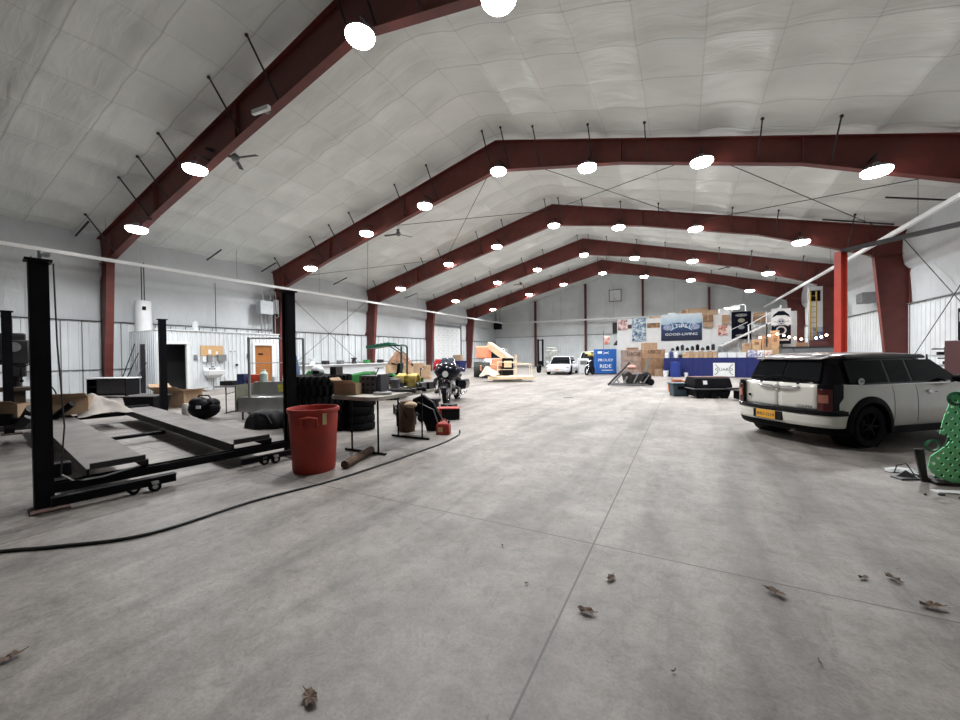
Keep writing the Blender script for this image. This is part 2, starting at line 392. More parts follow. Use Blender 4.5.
def rdepth(x):
    if x < XC:
        d = x-XL; return 1.28 if d < 1.2 else (1.24-(d-1.2)/3.8*.16 if d < 5 else 1.08+(d-5)/10*.1)
    d = XR-x; return 1.28 if d < 1.2 else (1.24-(d-1.2)/3.8*.46 if d < 5 else .78+(d-5)/10*.4)
for k in range(6):
    y = Y1+BAY*(k-1)
    f = T('steel_portal_frame', 'dark red steel portal frame, ' + ordn[k], 'roof frame', (0, y, 0), group='red steel portal frames')
    m = MB(); rafter(m, XL, 0, 1.28, 1.08, 1.2); m.build('rafter', RED, f, smooth=0)
    m = MB(); rafter(m, XR, 0, 1.28, .78, 1.2); m.build('rafter', RED, f, smooth=0)
    m = MB(); column(m, XL, 0, .62, 1.18, roof(XL)-.02); m.build('column', RED, f, smooth=0)
    m = MB(); column(m, XR, 0, .60, 1.15, roof(XR)-.02); m.build('column', RED, f, smooth=0)
    for bx in braceX:
        for sy in (-1, 1):
            if sy == 1 and bx in (-11.45, -9.7, -6.2, -1.1): continue
            m = MB(); zb = roof(bx)-rdepth(bx)+.12; zt = ceilz(bx)
            m.bar((bx, sy*.02, zb), (bx, sy*.86, zt), .035, .035); m.ball((bx, sy*.86, zt-.02), .05, n=6, m=4)
            m.build('flange_brace', DARK, f, smooth=0)
for i, (x, lab) in enumerate([(-16.0, 'leftmost, beside the boom lift'), (-9.95, 'behind the white sports car'), (-3.88, 'rising behind the white booth panels'), (2.24, 'rising behind the stairway wall')]):
    m = MB(); zt = ceilz(x)-.1
    m.box(x, YB-.32, zt/2, .02, .28, zt); m.box(x, YB-.46, zt/2, .2, .02, zt); m.box(x, YB-.18, zt/2, .2, .02, zt)
    tag(m.build('steel_wall_post', mat('dark_red_steel', (.10, .018, .02), .5), smooth=0), 'dark steel post on the far end wall, ' + lab, 'wall post', 'posts of the end wall')

# struts just under the ceiling near the eaves
for lab, x0, x1, y in [('left eave, foreground bay', -20.0, -21.3, 6.0), ('left eave, above the water tank', -19.9, -21.2, 10.7), ('left eave, second bay beyond the water tank', -19.9, -21.2, 18.6),
                       ('right eave, above the cross rods', 6.2, 7.9, 18.5), ('right eave, against the third frame', 5.2, 7.4, 21.3), ('left eave, just before the second frame', -20., -21.3, 13.6), ('left eave, third bay', -19.9, -21.2, 26.2)]:
    m = MB(); m.box((x0+x1)/2, y, roof(x0)/2+roof(x1)/2-.12, hypot(x1-x0, SL*(x1-x0)), .05, .05, ry=(SL if x0 > XC else -SL))
    tag(m.build('eave_strut', DARK, smooth=0), 'thin dark metal strut under the white ceiling, '+lab, 'strut', 'short struts along the eaves')

# roof bracing rods, bay between second and third frame
for i, (xa, xb) in enumerate([(-21.2, -14.1), (-14.1, XC), (XC, .6), (.6, 7.7)]):
    lab = ['left eave panel', 'left ridge panel', 'right ridge panel', 'right eave panel'][i]
    for dr in (0, 1):
        m = MB(); ya, yb = (14.6, 21.8) if dr == 0 else (21.8, 14.6)
        m.cyl((xa, ya, roof(xa)-.4), (xb, yb, roof(xb)-.4), .014, n=6)
        tag(m.build('brace_rod', DARK), 'thin steel roof cross rod, %s, running %s' % (lab, ('from near left to far right', 'from far left to near right')[dr]), 'brace rod', 'cross bracing rods under the roof')
for dr in (0, 1):
    m = MB(); z0, z1 = ((5.6, .4), (.4, 5.6))[dr]; m.cyl((XL+.4, 14.7, z0), (XL+.4, 21.7, z1), .014, n=6)
    tag(m.build('brace_rod', DARK), 'thin cross rod on the left wall beyond the office, %s' % ('falling to the back', 'rising to the back')[dr], 'brace rod', 'wall bracing rods on the left')
    m = MB(); z0, z1 = ((.6, 5.9), (5.9, .6))[dr]; m.cyl((XR-.25, 15.2, z0), (XR-.25, 21.7, z1), .014, n=6)
    tag(m.build('brace_rod', DARK), 'thin rod on the right wall above the hatchback, %s' % ('rising to the back', 'falling to the back')[dr], 'brace rod', 'wall bracing rods on the right')

# ------------------------------------------------------------------ high bay lamps
def lamp_proto():
    t = T('high_bay_lamp', '', 'ceiling lamp', group='round high bay lamps under the rafters')
    m = MB(); m.lathe([(.0, .20), (.07, .20), (.10, .13), (.24, .09), (.32, .03), (.32, 0), (.0, 0)], n=24); m.build('housing', GREYP, t)
    m = MB(); m.lathe([(.315, -.002), (.31, -.06), (.27, -.11), (.16, -.145), (0, -.155)], n=24); m.build('diffuser', LENS, t)
    m = MB(); m.cyl((0, 0, .2), (0, 0, .42), .012, n=6); m.box(0, .21, .42, .06, .46, .03); m.build('bracket', DARK, t)
    return t
lp = lamp_proto()
ld = bpy.data.lights.new('lamp_light', 'AREA'); ld.shape = 'DISK'; ld.size = .6; ld.energy = LAMP_W; ld.spread = rad(150); ld.color = (.985, .99, 1)
lo = bpy.data.objects.new('lamp_light', ld); C.objects.link(lo); lo.parent = lp; lo.location = (0, 0, -.165)
pos = ['leftmost at the eave', 'second from the left', 'third from the left', 'at the ridge', 'third from the right', 'second from the right', 'rightmost at the eave']
frn = ['row behind the camera', 'row on the nearest frame', 'row on the second frame', 'row on the third frame', 'row on the fourth frame', 'row on the farthest frame']
first = True
for k in range(1, 6):
    for i in range(7):
        if k == 1 and i in (2, 5, 6): continue          # not lit in the photo
        o = lp if first else copy_tree(lp); first = False
        yk = Y1+BAY*(k-1); q = (yk-.46)/yk; o.location = (lampX[i]*q, yk-.46, 1.45+(lampZ[i]-1.45)*q); o['label'] = 'bright round lamp, %s, %s' % (pos[i], frn[k])

# small emergency light on the nearest rafter
t = T('emergency_light', 'small white twin emergency light box on the nearest rafter', 'emergency light', (-9.95, 6.42, 8.05))
MB().box(0, 0, 0, .62, .10, .12, rz=.1).build('housing', WHITE, t, bevel=.01, smooth=0)
MB().box(0, .12, .03, .1, .2, .04).build('bracket', GREYP, t, smooth=0)

# ceiling fans
def fan(loc, rot, lab):
    t = T('ceiling_fan', lab, 'ceiling fan', loc, rot, 'three blade ceiling fans')
    top = ceilz(loc[0])-loc[2]
    MB().cyl((0, 0, .1), (0, 0, top), .018, n=8).build('downrod', WHITE, t)
    MB().lathe([(0, -.1), (.09, -.09), (.13, 0), (.11, .08), (.04, .14), (0, .14)], n=16).build('motor', GREYP, t)
    for k in range(3):
        m = MB(); a = k*2*pi/3; m.box(.45*cos(a), .45*sin(a), .0, .72, .14, .012, rz=a, rx=.2); m.box(.12*cos(a), .12*sin(a), 0, .16, .05, .02, rz=a)
        m.build('blade', DARK, t, smooth=0)
fan((-12.78, 7.35, 7.9), .3, 'dark three-blade ceiling fan beneath the nearest left rafter')
fan((-12.73, 15.3, 7.6), 1.2, 'three-blade ceiling fan on a white rod behind the second frame')
fan((-12.56, 31.4, 7.6), .8, 'small distant ceiling fan between the two farthest frames')
fan((2.7, 9.4, 8.2), .35, 'ceiling fan at the top edge, one dark blade showing')
fan((2.7, 31.4, 7.3), .2, 'small distant ceiling fan at the right above the banners')

# perimeter rails
def rail(name, p0, p1, lab, w=.12, m_=None, hang=True):
    t = T(name, lab, 'overhead rail', (0, 0, 0), group='white rails running round the hall')
    m = MB(); m.bar(p0, p1, w); m.build('rail', m_ or mat('bright_white_rail', (.85, .87, .88), .35), t, smooth=0)
    if hang:
        n = 9
        for i in range(n):
            f = (i+.5)/n; p = Vector(p0).lerp(Vector(p1), f)
            zt = min(ceilz(p.x), 9)
            MB().cyl(p, (p.x, p.y, zt), .006, n=5).build('hanger_wire', DARK, t)
    return t
rail('overhead_rail', (-20.05, -1, 5.36), (-20.05, 44.0, 5.36), 'long white rail hung along the left wall in front of the red columns')
rail('overhead_rail', (6.5, 7, 5.54), (6.5, 43.6, 5.54), 'long white rail hung along the right wall above the hatchback')
rail('overhead_rail', (-20.05, 44.0, 5.36), (6.5, 44.0, 5.2), 'white rail running level across the far end wall', .15, WHITE)
# red post and dark beam
t = T('steel_post', 'bright red steel post standing behind the hatchback', 'post', (4.98, 18.3, 0), rad(28))
m = MB(); m.box(-.11, 0, 2.5, .02, .26, 5.0); m.box(.11, 0, 2.5, .02, .26, 5.0); m.box(.0, 0, 2.5, .20, .02, 5.0); m.box(0, 0, .01, .5, .45, .02)
m.build('post_section', mat('bright_red_steel', (.38, .035, .02), .45, var=.2, vs=2), t, smooth=0)
m = MB(); m.bar((0, 0, 5.02), (1.06, -4.19, 5.02), .10, .14); m.build('arm', DARK, t, smooth=0, label='dark steel arm')

# ------------------------------------------------------------------ office block on the left
OX = -19.2
OB = MB()
OB.box((XL+OX)/2, 7.72, 1.32, OX-XL-.1, .06, 2.64)                      # near end wall
OB.box((XL+OX)/2, 13.1, 1.32, OX-XL-.1, .06, 2.64)
OB.box((XL+OX)/2, 10.4, 2.60, OX-XL-.05, 5.44, .08)
# front wall with two door openings
for y0, y1, z0, z1 in [(7.69, 7.84, 0, 2.64), (8.79, 11.79, 0, 2.64), (12.71, 13.13, 0, 2.64), (7.84, 8.79, 2.06, 2.64), (11.79, 12.71, 2.06, 2.64)]:
    OB.box(OX-.04, (y0+y1)/2, (z0+z1)/2, .06, y1-y0, z1-z0)
OF = T('office_block', 'white corrugated metal office room against the left wall with two doorways', 'room', (0, 0, 0))
OB.build('wall', WHITE, OF, smooth=0)
b = MB()
y = 7.70
while y < 13.1:
    lo_, hi_ = 0, 2.6
    if 7.78 < y+.05 < 8.9 or 11.7 < y+.05 < 12.8: lo_ = 2.2
    b.box(OX+.0, y+.05, (lo_+hi_)/2, .045, .10, hi_-lo_)
    y += .19
x = XL+.15
while x < OX: b.box(x, 7.68, 1.3, .08, .04, 2.6); x += .18
b.build('corrugated_sheet', mat('corrugated_white', (.57, .61, .64), .35, var=.06, vs=2), OF, smooth=0)
for y0, y1 in ((7.84, 8.79), (11.79, 12.71)):
    b = MB(); b.box(OX+.03, y0-.05, 1.04, .08, .11, 2.08); b.box(OX+.03, y1+.05, 1.04, .08, .11, 2.08); b.box(OX+.03, (y0+y1)/2, 2.11, .08, y1-y0+.2, .10)
    b.build('door_frame', WHITE, OF, smooth=0)
MB().box(OX+.01, 10.4, 2.66, .10, 5.5, .04).build('roof_trim', WHITE, OF, smooth=0)
b = MB(); b.box(OX-.9, 8.32, 1.03, .04, 1.6, 2.06); b.build('doorway_shade_sheet', mat('doorway_shade', (.012, .012, .014), .8), OF, smooth=0)  # near-black sheet: shade of the room behind the doorway put into its colour
t = MB(); t.box(OX-.02, 12.25, 1.03, .05, .90, 2.02)
dd = t.build('door', mat('brown_wood_door', (.30, .105, .02), .5, var=.2, vs=2), OF, smooth=0)
MB().box(OX+.012, 12.12, 1.62, .02, .24, .07).build('door_sign', BLACK, dd, smooth=0)
m = MB(); m.cyl((OX, 11.9, 1.0), (OX+.07, 11.9, 1.0), .02); m.ball((OX+.08, 11.9, 1.0), .035); m.build('knob', CHROME, dd)
def onwall(name, lab, cat, y0, y1, z0, z1, m_, d=.04, group=None):
    return tag(MB().box(OX+.03+d/2, (y0+y1)/2, (z0+z1)/2, d, y1-y0, z1-z0).build(name, m_, smooth=0, bevel=min(.01, d*.3)), lab, cat, group)
t = T('notice_board', 'brown cork notice board above the dispensers on the office wall', 'notice board', (OX+.045, 9.8, 1.78))
MB().box(0, 0, 0, .03, .92, .46).build('cork', mat('cork', (.52, .33, .16), .9, var=.2, vs=30), t, smooth=0)
for i, (yy, zz, w, h) in enumerate([(-.1, -.05, .12, .2), (.2, -.1, .1, .14)]): MB().box(.018, yy, zz, .004, w, h).build('paper', WHITE, t, smooth=0)
onwall('soap_dispenser', 'small white soap dispenser left of the grey one on the office wall', 'dispenser', 9.38, 9.52, 1.28, 1.52, WHITE, .1, 'dispensers over the sink')
onwall('soap_dispenser', 'grey upright dispenser under the notice board', 'dispenser', 9.58, 9.78, 1.26, 1.58, GREYP, .12, 'dispensers over the sink')
onwall('towel_dispenser', 'wide grey paper towel dispenser under the notice board', 'dispenser', 10.0, 10.36, 1.30, 1.60, GREYP, .16, 'dispensers over the sink')
onwall('wall_switch', 'dark switch plate beside the dark open doorway', 'switch', 9.05, 9.2, 1.35, 1.6, GREYP, .03)
onwall('wall_switch', 'dark switch plate beside the brown door', 'switch', 11.4, 11.53, 1.4, 1.65, GREYP, .03)
onwall('socket_box', 'small dark socket box low on the office wall', 'socket', 10.85, 10.95, 1.05, 1.15, BLACK, .04)
b = MB(); b.box(OX+.06, 10.62, 1.75, .03, .07, .025); b.box(OX+.06, 10.8, 1.75, .03, .07, .025); tag(b.build('wall_hook', BLACK, smooth=0), 'pair of small black hooks right of the notice board', 'hooks')
# wash basin
t = T('wash_basin', 'white wall-hung wash basin with dark taps on the office wall', 'sink', (OX+.06, 9.76, 0))
m = MB(); m.loft([[(.0, -w, z), (d, -w, z), (d, w, z), (0, w, z)] for z, w, d in [(.55, .2, .25), (.68, .33, .42), (.88, .35, .46)]]); m.build('basin', WHITE, t, bevel=.02)
m = MB(); m.box(.02, 0, .95, .04, .7, .14); m.build('splashback', WHITE, t, smooth=0)
m = MB(); m.tube([(.05, 0, .9), (.05, 0, 1.04), (.12, 0, 1.07), (.2, 0, 1.02)], .014); m.box(.06, -.1, .96, .05, .05, .05); m.box(.06, .1, .96, .05, .05, .05); m.build('tap', DARK, t)
m = MB(); m.cyl((.15, 0, .0), (.15, 0, .56), .022); m.build('waste_pipe', GREYP, t)
# water heater on the office roof
t = T('water_tank', 'tall white cylindrical water heater standing on the office roof', 'water tank', (-20.95, 7.98, 2.64))
m = MB(); m.lathe([(0, 0), (.3, 0), (.3, 1.28), (.26, 1.34), (0, 1.36)], n=28); m.build('tank', WHITE, t)
m = MB(); m.tube([(-.12, 0, 1.35), (-.12, 0, 3.0)], .02, 6); m.tube([(.12, 0, 1.35), (.12, 0, 3.0)], .02, 6); m.build('pipes', DARK, t)
m = MB(); m.box(.28, -.08, 1.0, .06, .12, .16); m.build('control_box', BLACK, t, smooth=0)
t = MB(); t.lathe([(0, 0), (.11, 0), (.11, .38), (.05, .42), (.05, .46), (0, .46)], (-19.6, 9.35, 2.68), n=16); tag(t.build('white_canister', WHITE), 'small white canister standing on the front edge of the office roof', 'canister')
# switchgear by the second column
t = T('electrical_box', 'grey electrical switch boxes with conduits high beside the second red column', 'electrical box', (-20.9, 13.6, 0))
m = MB(); m.box(0, -.1, 4.25, .4, .75, .75); m.build('cabinet', mat('switch_grey', (.38, .40, .42), .45, var=.1), t, smooth=0, bevel=.02)
m = MB(); m.box(.02, .45, 4.35, .35, .35, .8); m.build('meter_box', GREYP, t, smooth=0, bevel=.02)
m = MB()
for i, y in enumerate((-.3, -.1, .12, .32, .5)): m.tube([(0, y, 2.7), (0, y, 3.95)], .028, 6)
m.tube([(0.05, .2, 4.6), (.05, .2, 5.3), (.05, .5, 5.45), (.05, .55, 5.5)], .03, 6); m.tube([(.2, .4, 5.2), (.28, .42, 4.2), (.2, .6, 3.8), (.1, .5, 3.7)], .02, 6); m.tube([(0, -.2, 4.6), (0, -.2, 5.2)], .03, 6)
m.build('conduits', STEEL, t)
# conduit runs and outlets on the left wall
for y, z0, z1, lab in [(4.8, 1.05, 5.3, 'left wall left of the first red column'), (11.1, 2.7, 5.3, 'left wall above the office roof'), (19.9, 3, 5.4, 'left wall beyond the second column')]:
    m = MB(); m.tube([(XL+.32, y, z0), (XL+.32, y, z1)], .016, 6); m.box(XL+.3, y, z0, .08, .12, .12)
    tag(m.build('wall_conduit', DARK), 'thin vertical conduit with a box on the '+lab, 'conduit', 'vertical wall conduits')
m = MB(); m.tube([(XL+.3, -2, 1.32), (XL+.3, 5., 1.30)], .013, 6); tag(m.build('air_line', DARK), 'thin dark air line running along the left wall at waist height', 'pipe')

# ------------------------------------------------------------------ car lift
LT = T('car_lift', 'black four-post car lift with low grey runways, left foreground', 'car lift', (-5.53, 1.29, 0), rad(-9.25))
LY = 2.42; LLEN = -6.3
def lift_post(x, y, sx, top=2.4, plate=True):
    m = MB(); sy = 1 if y > 1 else -1
    m.box(x, y+sy*.06, top/2, .145, .012, top); m.box(x-.07, y, top/2, .012, .12, top); m.box(x+.07, y, top/2, .012, .12, top); m.box(x-.05, y-sy*.06, top/2, .04, .012, top); m.box(x+.05, y-sy*.06, top/2, .04, .012, top)
    m.build('post', BLACK, LT, smooth=0)
    m = MB(); m.box(x, y, top+.01, .19, .18, .022); m.build('top_cap', BLACK, LT, smooth=0)
    m = MB(); m.box(x+.06, y+.03, .008, .30, .26, .016); m.build('base_plate', mat('rusty_steel', (.09, .05, .04), .7, var=.5, vs=9), LT, smooth=0)
for x, y in ((0, 0), (0, LY), (LLEN, LY), (LLEN, 0)): lift_post(x, y, 1)
m = MB(); m.cyl((-.05, .02, 2.4), (-.05, .02, 2.52), .018); m.box(.03, .05, 2.47, .12, .05, .03); m.build('cable_pulley', STEEL, LT)
m = MB(); m.tube([(.13, .09, 2.38), (.15, .1, 1.6), (.19, .13, .8), (.15, .1, .3)], .007, 5); m.build('lock_cable', DARK, LT)
RUN = mat('runway_steel', (.16, .148, .14), .65, .1, var=.25, vs=3, bump=.2, bs=40)
def runway(y0, y1):
    m = MB(); ym = (y0+y1)/2; w = y1-y0
    m.box(LLEN/2, ym, .295, -LLEN-.05, w, .012); r = m.build('runway', RUN, LT, smooth=0, label='grey worn steel runway')
    m = MB(); m.box(LLEN/2, y0+.01, .24, -LLEN-.05, .02, .12); m.box(LLEN/2, y1-.01, .24, -LLEN-.05, .02, .12); m.build('side_rail', BLACK, r, smooth=0)
    m = MB(); m.box(-.04, ym, .325, .03, w*.9, .06); m.build('wheel_stop', DARK, r, smooth=0)
    m = MB(); m.box(LLEN+.03, ym, .325, .03, w*.9, .06); m.build('end_stop', DARK, r, smooth=0)
runway(.30, .80); runway(1.66, 2.16)
for x in (0, LLEN):
    m = MB(); m.box(x, LY/2, .165, .13, LY-.12, .05); m.box(x-.06, LY/2, .20, .012, LY-.12, .06); m.box(x+.06, LY/2, .20, .012, LY-.12, .06); m.build('crossbeam', BLACK, LT, smooth=0)
m = MB(); m.box(.25, .5, .10, .06, .95, .08); m.box(.25, .5, .145, .10, .95, .012); m.build('approach_bracket', BLACK, LT, smooth=0)
m = MB(); m.box(.22, 2.05, .10, .06, .75, .07); m.build('approach_bracket', BLACK, LT, smooth=0)
for x, y in ((.22, .62), (.30, .78), (.22, 1.95), (.26, 2.08)):
    m = MB(); m.cyl((x-.02, y, .055), (x+.02, y, .055), .055, n=16); c = m.build('caster', RUBBER, LT)
    m = MB(); m.cyl((x-.025, y, .055), (x+.025, y, .055), .025, n=12); m.box(x, y, .10, .06, .06, .03); m.build('caster_hub', STEEL, c)
m = MB(); m.box(-.13, .13, .33, .14, .14, .14); m.build('power_unit', BLACK, LT, bevel=.01)
m = MB(); m.tube([(.02, .12, .30), (.05, .2, .22), (.08, .4, .22), (.10, .7, .27)], .010, 6); m.build('hose', STEEL, LT)
m = MB(); m.box(-3.1, 1.2, .12, .10, .95, .05); m.build('drip_tray_rail', BLACK, LT, smooth=0)

# clutter behind the lift
def carton(name, lab, loc, s, rz=0, m_=None, flaps=0, group=None, open_=True, cat='cardboard box'):
    t = T(name, lab, cat, loc, rz, group); m_ = m_ or CARDB; x, y, z = s; m = MB()
    if open_ and flaps:
        w = .006
        m.box(0, 0, w/2, x, y, w); m.box(0, -y/2, z/2, x, w, z); m.box(0, y/2, z/2, x, w, z); m.box(-x/2, 0, z/2, w, y, z); m.box(x/2, 0, z/2, w, y, z)
    else: m.box(0, 0, z/2, x, y, z)
    m.build('box', m_, t, smooth=0)
    if flaps:
        for i, a in enumerate((.5, -.35, .8, .2)[:flaps]):
            f = MB(); L_ = y*.4
            if i < 2: s_ = (-1, 1)[i]; f.box(0, s_*(y/2+cos(a)*L_/2), z+sin(a)*L_/2, x*.98, L_, .005, rx=s_*a)
            else: s_ = (-1, 1)[i-2]; f.box(s_*(x/2+cos(a)*L_/2), 0, z+sin(a)*L_/2, L_, y*.98, .005, ry=-s_*a)
            f.build('flap', m_, t, smooth=0)
    else:
        MB().box(0, 0, z+.001, x*1.001, .05, .003).build('tape', mat('tape', (.36, .25, .16), .4), t, smooth=0)
    return t
carton('cardboard_box', 'open brown cardboard box with flaps on the floor behind the lift', (-13.6, 6.0, 0), (.95, .7, .48), rad(24), flaps=4)
carton('cardboard_box', 'tilted tan cardboard box lying on the lift runway beside the tall post', (-10.9, 3.0, .36), (.50, .45, .34), rad(60), flaps=1)
carton('cardboard_box', 'small tan cardboard piece half hidden behind the leftmost post', (-10.3, 2.05, .45), (.4, .3, .25), rad(40), flaps=1)
# crumpled dust sheet
def cloth(name, lab, loc, sx, sy, h, m_, seed=1, cat='cloth', parent=None):
    r = random.Random(seed); ph = [r.uniform(0, 6) for _ in range(6)]; m = MB()
    def fn(i, j):
        u, v = i*2-1, j*2-1; e = max(0, 1-(u*u+v*v)*.62)
        e2 = e**1.6; z = h*e2*(.80+.14*sin(3.2*u+ph[0])+.14*sin(4*v+ph[1]+2*u))+.05*h*e*sin(11*u+ph[2]+3*v)*sin(9*v+ph[3])
        rr = 1+.15*sin(4*atan2(v, u+.01)+ph[4]); return (sx/2*u*rr, sy/2*v*rr, max(.006, z*(1 if e > 0 else 0)+.01))
    m.grid(fn, 22, 22); o = m.build(name, m_, parent, loc, smooth=80)
    if not parent: tag(o, lab, cat)
    return o
cloth('dust_sheet', 'crumpled beige dust sheet heaped on the far side of the lift', (-10.95, 3.35, .30), .95, .8, .42, mat('beige_cloth', (.36, .33, .30), .9, var=.2), 3)
t = T('metal_scrap_pile', 'dark pile of greasy parts piled on the lift near the left edge', 'parts pile', (-9.9, 2.2, .26))
r = random.Random(4)
for i in range(9):
    m = MB(); x, y = r.uniform(-1.1, .5), r.uniform(-.3, .5)
    if i % 2: m.cyl((x, y, .08), (x+r.uniform(-.4, .4), y+r.uniform(-.3, .3), .1+r.uniform(0, .3)), .05+.04*r.random(), n=10)
    else: m.box(x, y, .1+.1*r.random(), .35, .25, .18, rz=r.uniform(0, 3))
    m.build('part', DARK if i % 3 else BLACK, t, smooth=30)
# drill press at the left edge
t = T('drill_press', 'dark old drill press with a dial cut by the left edge of the photo', 'drill press', (-12.45, 2.52, 0), rad(-10))
m = MB(); m.box(0, 0, .05, .55, .7, .10); m.build('base', DARK, t, bevel=.02); m = MB(); m.cyl((-.05, .05, .1), (-.05, .05, 1.75), .07, n=16); m.build('column', DARK, t)
m = MB(); m.box(.08, 0, 1.62, .55, .42, .5); m.box(.1, 0, 1.93, .4, .34, .16); m.box(.15, .02, 1.25, .32, .3, .3); m.build('head', DARK, t, bevel=.03)
m = MB(); m.cyl((.35, 0, 1.72), (.38, 0, 1.72), .10, n=20); m.build('dial', STEEL, t)
m = MB(); m.box(.12, 0, .85, .5, .55, .08); m.box(.1, 0, .55, .3, .3, .55); m.build('work_table', mat('dark_brown_steel', (.05, .03, .02), .6, var=.4), t, bevel=.01)
m = MB()
for k in range(3): a = k*2.1+.5; m.cyl((.3, .1, 1.3), (.36, .1+.28*cos(a), 1.3+.28*sin(a)), .012, n=6); m.ball((.36, .1+.28*cos(a), 1.3+.28*sin(a)), .03)
m.build('feed_handle', BLACK, t)
m = MB(); m.tube([(.3, .25, 1.0)]+[(.35+.04*sin(a), .45+.12*sin(a)-.1*0, .95-.55*a/3.1+.0) for a in [x*.31 for x in range(1, 10)]]+[(.3, .3, .35)], .012, 6); m.build('hose', BLACK, t)
t = T('work_trolley', 'low dark workbench loaded with parts at the left edge in front of the drill press', 'workbench', (-9.9, 1.0, 0), rad(75))
m = MB(); m.box(0, 0, .62, 1.0, 1.6, .06); m.build('top', DARK, t, smooth=0)
for sx in (-.42, .42):
    for sy in (-.7, .7): MB().box(sx, sy, .3, .05, .05, .6).build('leg', DARK, t, smooth=0)
m = MB(); m.box(0, 0, .2, .9, 1.4, .04); m.box(0, 0, .4, .8, 1.2, .3); m.build('shelf', mat('dark_brown_steel', (.05, .03, .02), .6), t, smooth=0)

# low cabinet against the wall, left
t = T('storage_bench', 'low black wooden cabinet with a white top by the first red column', 'cabinet', (-19.0, 6.28, 0), rad(26))
m = MB(); m.box(0, .02, .42, 1.5, .5, .05, ); m.box(-.74, 0, .4, .03, .55, .6); m.box(.74, 0, .4, .03, .55, .6); m.box(0, .26, .4, 1.5, .03, .6); m.box(0, 0, .12, 1.5, .55, .04); m.box(-.4, 0, .4, .03, .5, .56); m.build('body', BLACK, t, smooth=0)
MB().box(0, 0, .74, 1.62, .62, .035).build('top', WHITE, t, smooth=0)
MB().box(.18, -.26, .42, 1.08, .02, .5).build('front_panel', DARK, t, smooth=0)
for sx in (-.7, .7): MB().box(sx, -.2, .05, .07, .07, .1).build('leg', BLACK, t, smooth=0)
# dark bin by second post
t = T('storage_tote', 'black open storage tote on the floor beside the second lift post', 'storage box', (-13.0, 5.0, 0), rad(27))
m = MB(); m.loft([[(-w, -d, z), (w, -d, z), (w, d, z), (-w, d, z)] for z, w, d in [(0, .36, .24), (.42, .42, .29)]]); m.build('tub', BLACK, t, smooth=0); MB().box(0, 0, .43, .90, .62, .03).build('rim', DARK, t, smooth=0)
# pipes leaning on the office end
for i, (x, l) in enumerate([(-20.9, 2.1), (-20.6, 1.7), (-19.9, 1.3)]):
    m = MB(); m.cyl((x, 7.0, .02), (x+.12, 7.60, l), .02, n=6); tag(m.build('leaning_pipe', DARK), ['longest thin pipe leaning on the near end of the office', 'middle thin pipe leaning on the near end of the office', 'shortest thin pipe leaning on the office corner'][i], 'pipe', 'pipes leaning on the office')

# black bag / chainsaw case on floor behind far runway
t = T('tool_bag', 'lumpy black tool bag on the floor in front of the folding work table', 'bag', (-10.15, 5.0, 0), rad(30))
m = MB(); m.ball((0, 0, .24), .36, .24, .24, 14, 8); m.ball((-.12, 0, .38), .22, .18, .14); m.ball((.16, .02, .36), .18, .16, .13); m.build('bag', BLACK, t)
m = MB(); m.tube([(-.2, 0, .45), (-.1, 0, .56), (.1, 0, .55), (.2, 0, .42)], .02, 6); m.cyl((.1, -.2, .3), (.34, -.22, .42), .04); m.build('handle', BLACK, t)
MB().box(.02, -.235, .3, .10, .02, .07).build('badge', WHITE, t, smooth=0)
t = MB(); t.lathe([(0, 0), (.09, 0), (.1, .28), (.07, .34), (0, .34)], (-10.75, 4.9, 0), n=14); tag(t.build('plastic_jug', mat('dull_white_plastic', (.45, .44, .40), .5)), 'dull white plastic jug left of the black tool bag', 'jug')

# small folding table with boxes by the office
t = T('folding_table', 'small folding table with grey top in front of the office wall sink', 'table', (-10.35, 6.05, 0), rad(26))
MB().box(0, 0, .70, 1.15, .6, .04).build('tabletop', mat('table_grey', (.30, .28, .27), .6, var=.2), t, smooth=0, bevel=.01)
for sx in (-.3, .3):
    for sy in (-.25, .25): MB().cyl((sx, sy, 0), (sx, sy, .69), .014, n=8).build('leg', DARK, t)
m = MB(); m.cyl((-.3, -.25, .5), (.3, -.25, .66), .008, n=6); m.build('brace', DARK, t); m = MB(); m.box(-.3, 0, .02, .03, .6, .02); m.build('foot', DARK, t); m = MB(); m.box(.3, 0, .02, .03, .6, .02); m.build('foot', DARK, t)
def rbox(name, lab, cat, loc, s, m_, rz=0, group=None, bevel=0): return tag(MB().box(0, 0, s[2]/2, *s).build(name, m_, None, loc, smooth=0, rz=rz, bevel=bevel), lab, cat, group)
rbox('oil_box', 'dark blue carton of bottles on the small folding table', 'box', (-10.25, 6.0, .72), (.2, .25, .3), mat('navy_carton', (.03, .05, .16), .5, var=.6, vs=14), rad(26))
rbox('oil_box', 'red and orange carton on the small folding table', 'box', (-9.95, 6.2, .72), (.36, .26, .28), mat('red_carton', (.60, .07, .03), .5, var=.4, vs=9), rad(26))
rbox('parts_tray', 'low grey tray of small parts on the small folding table', 'tray', (-10.6, 5.85, .72), (.34, .3, .12), DARK, rad(26))
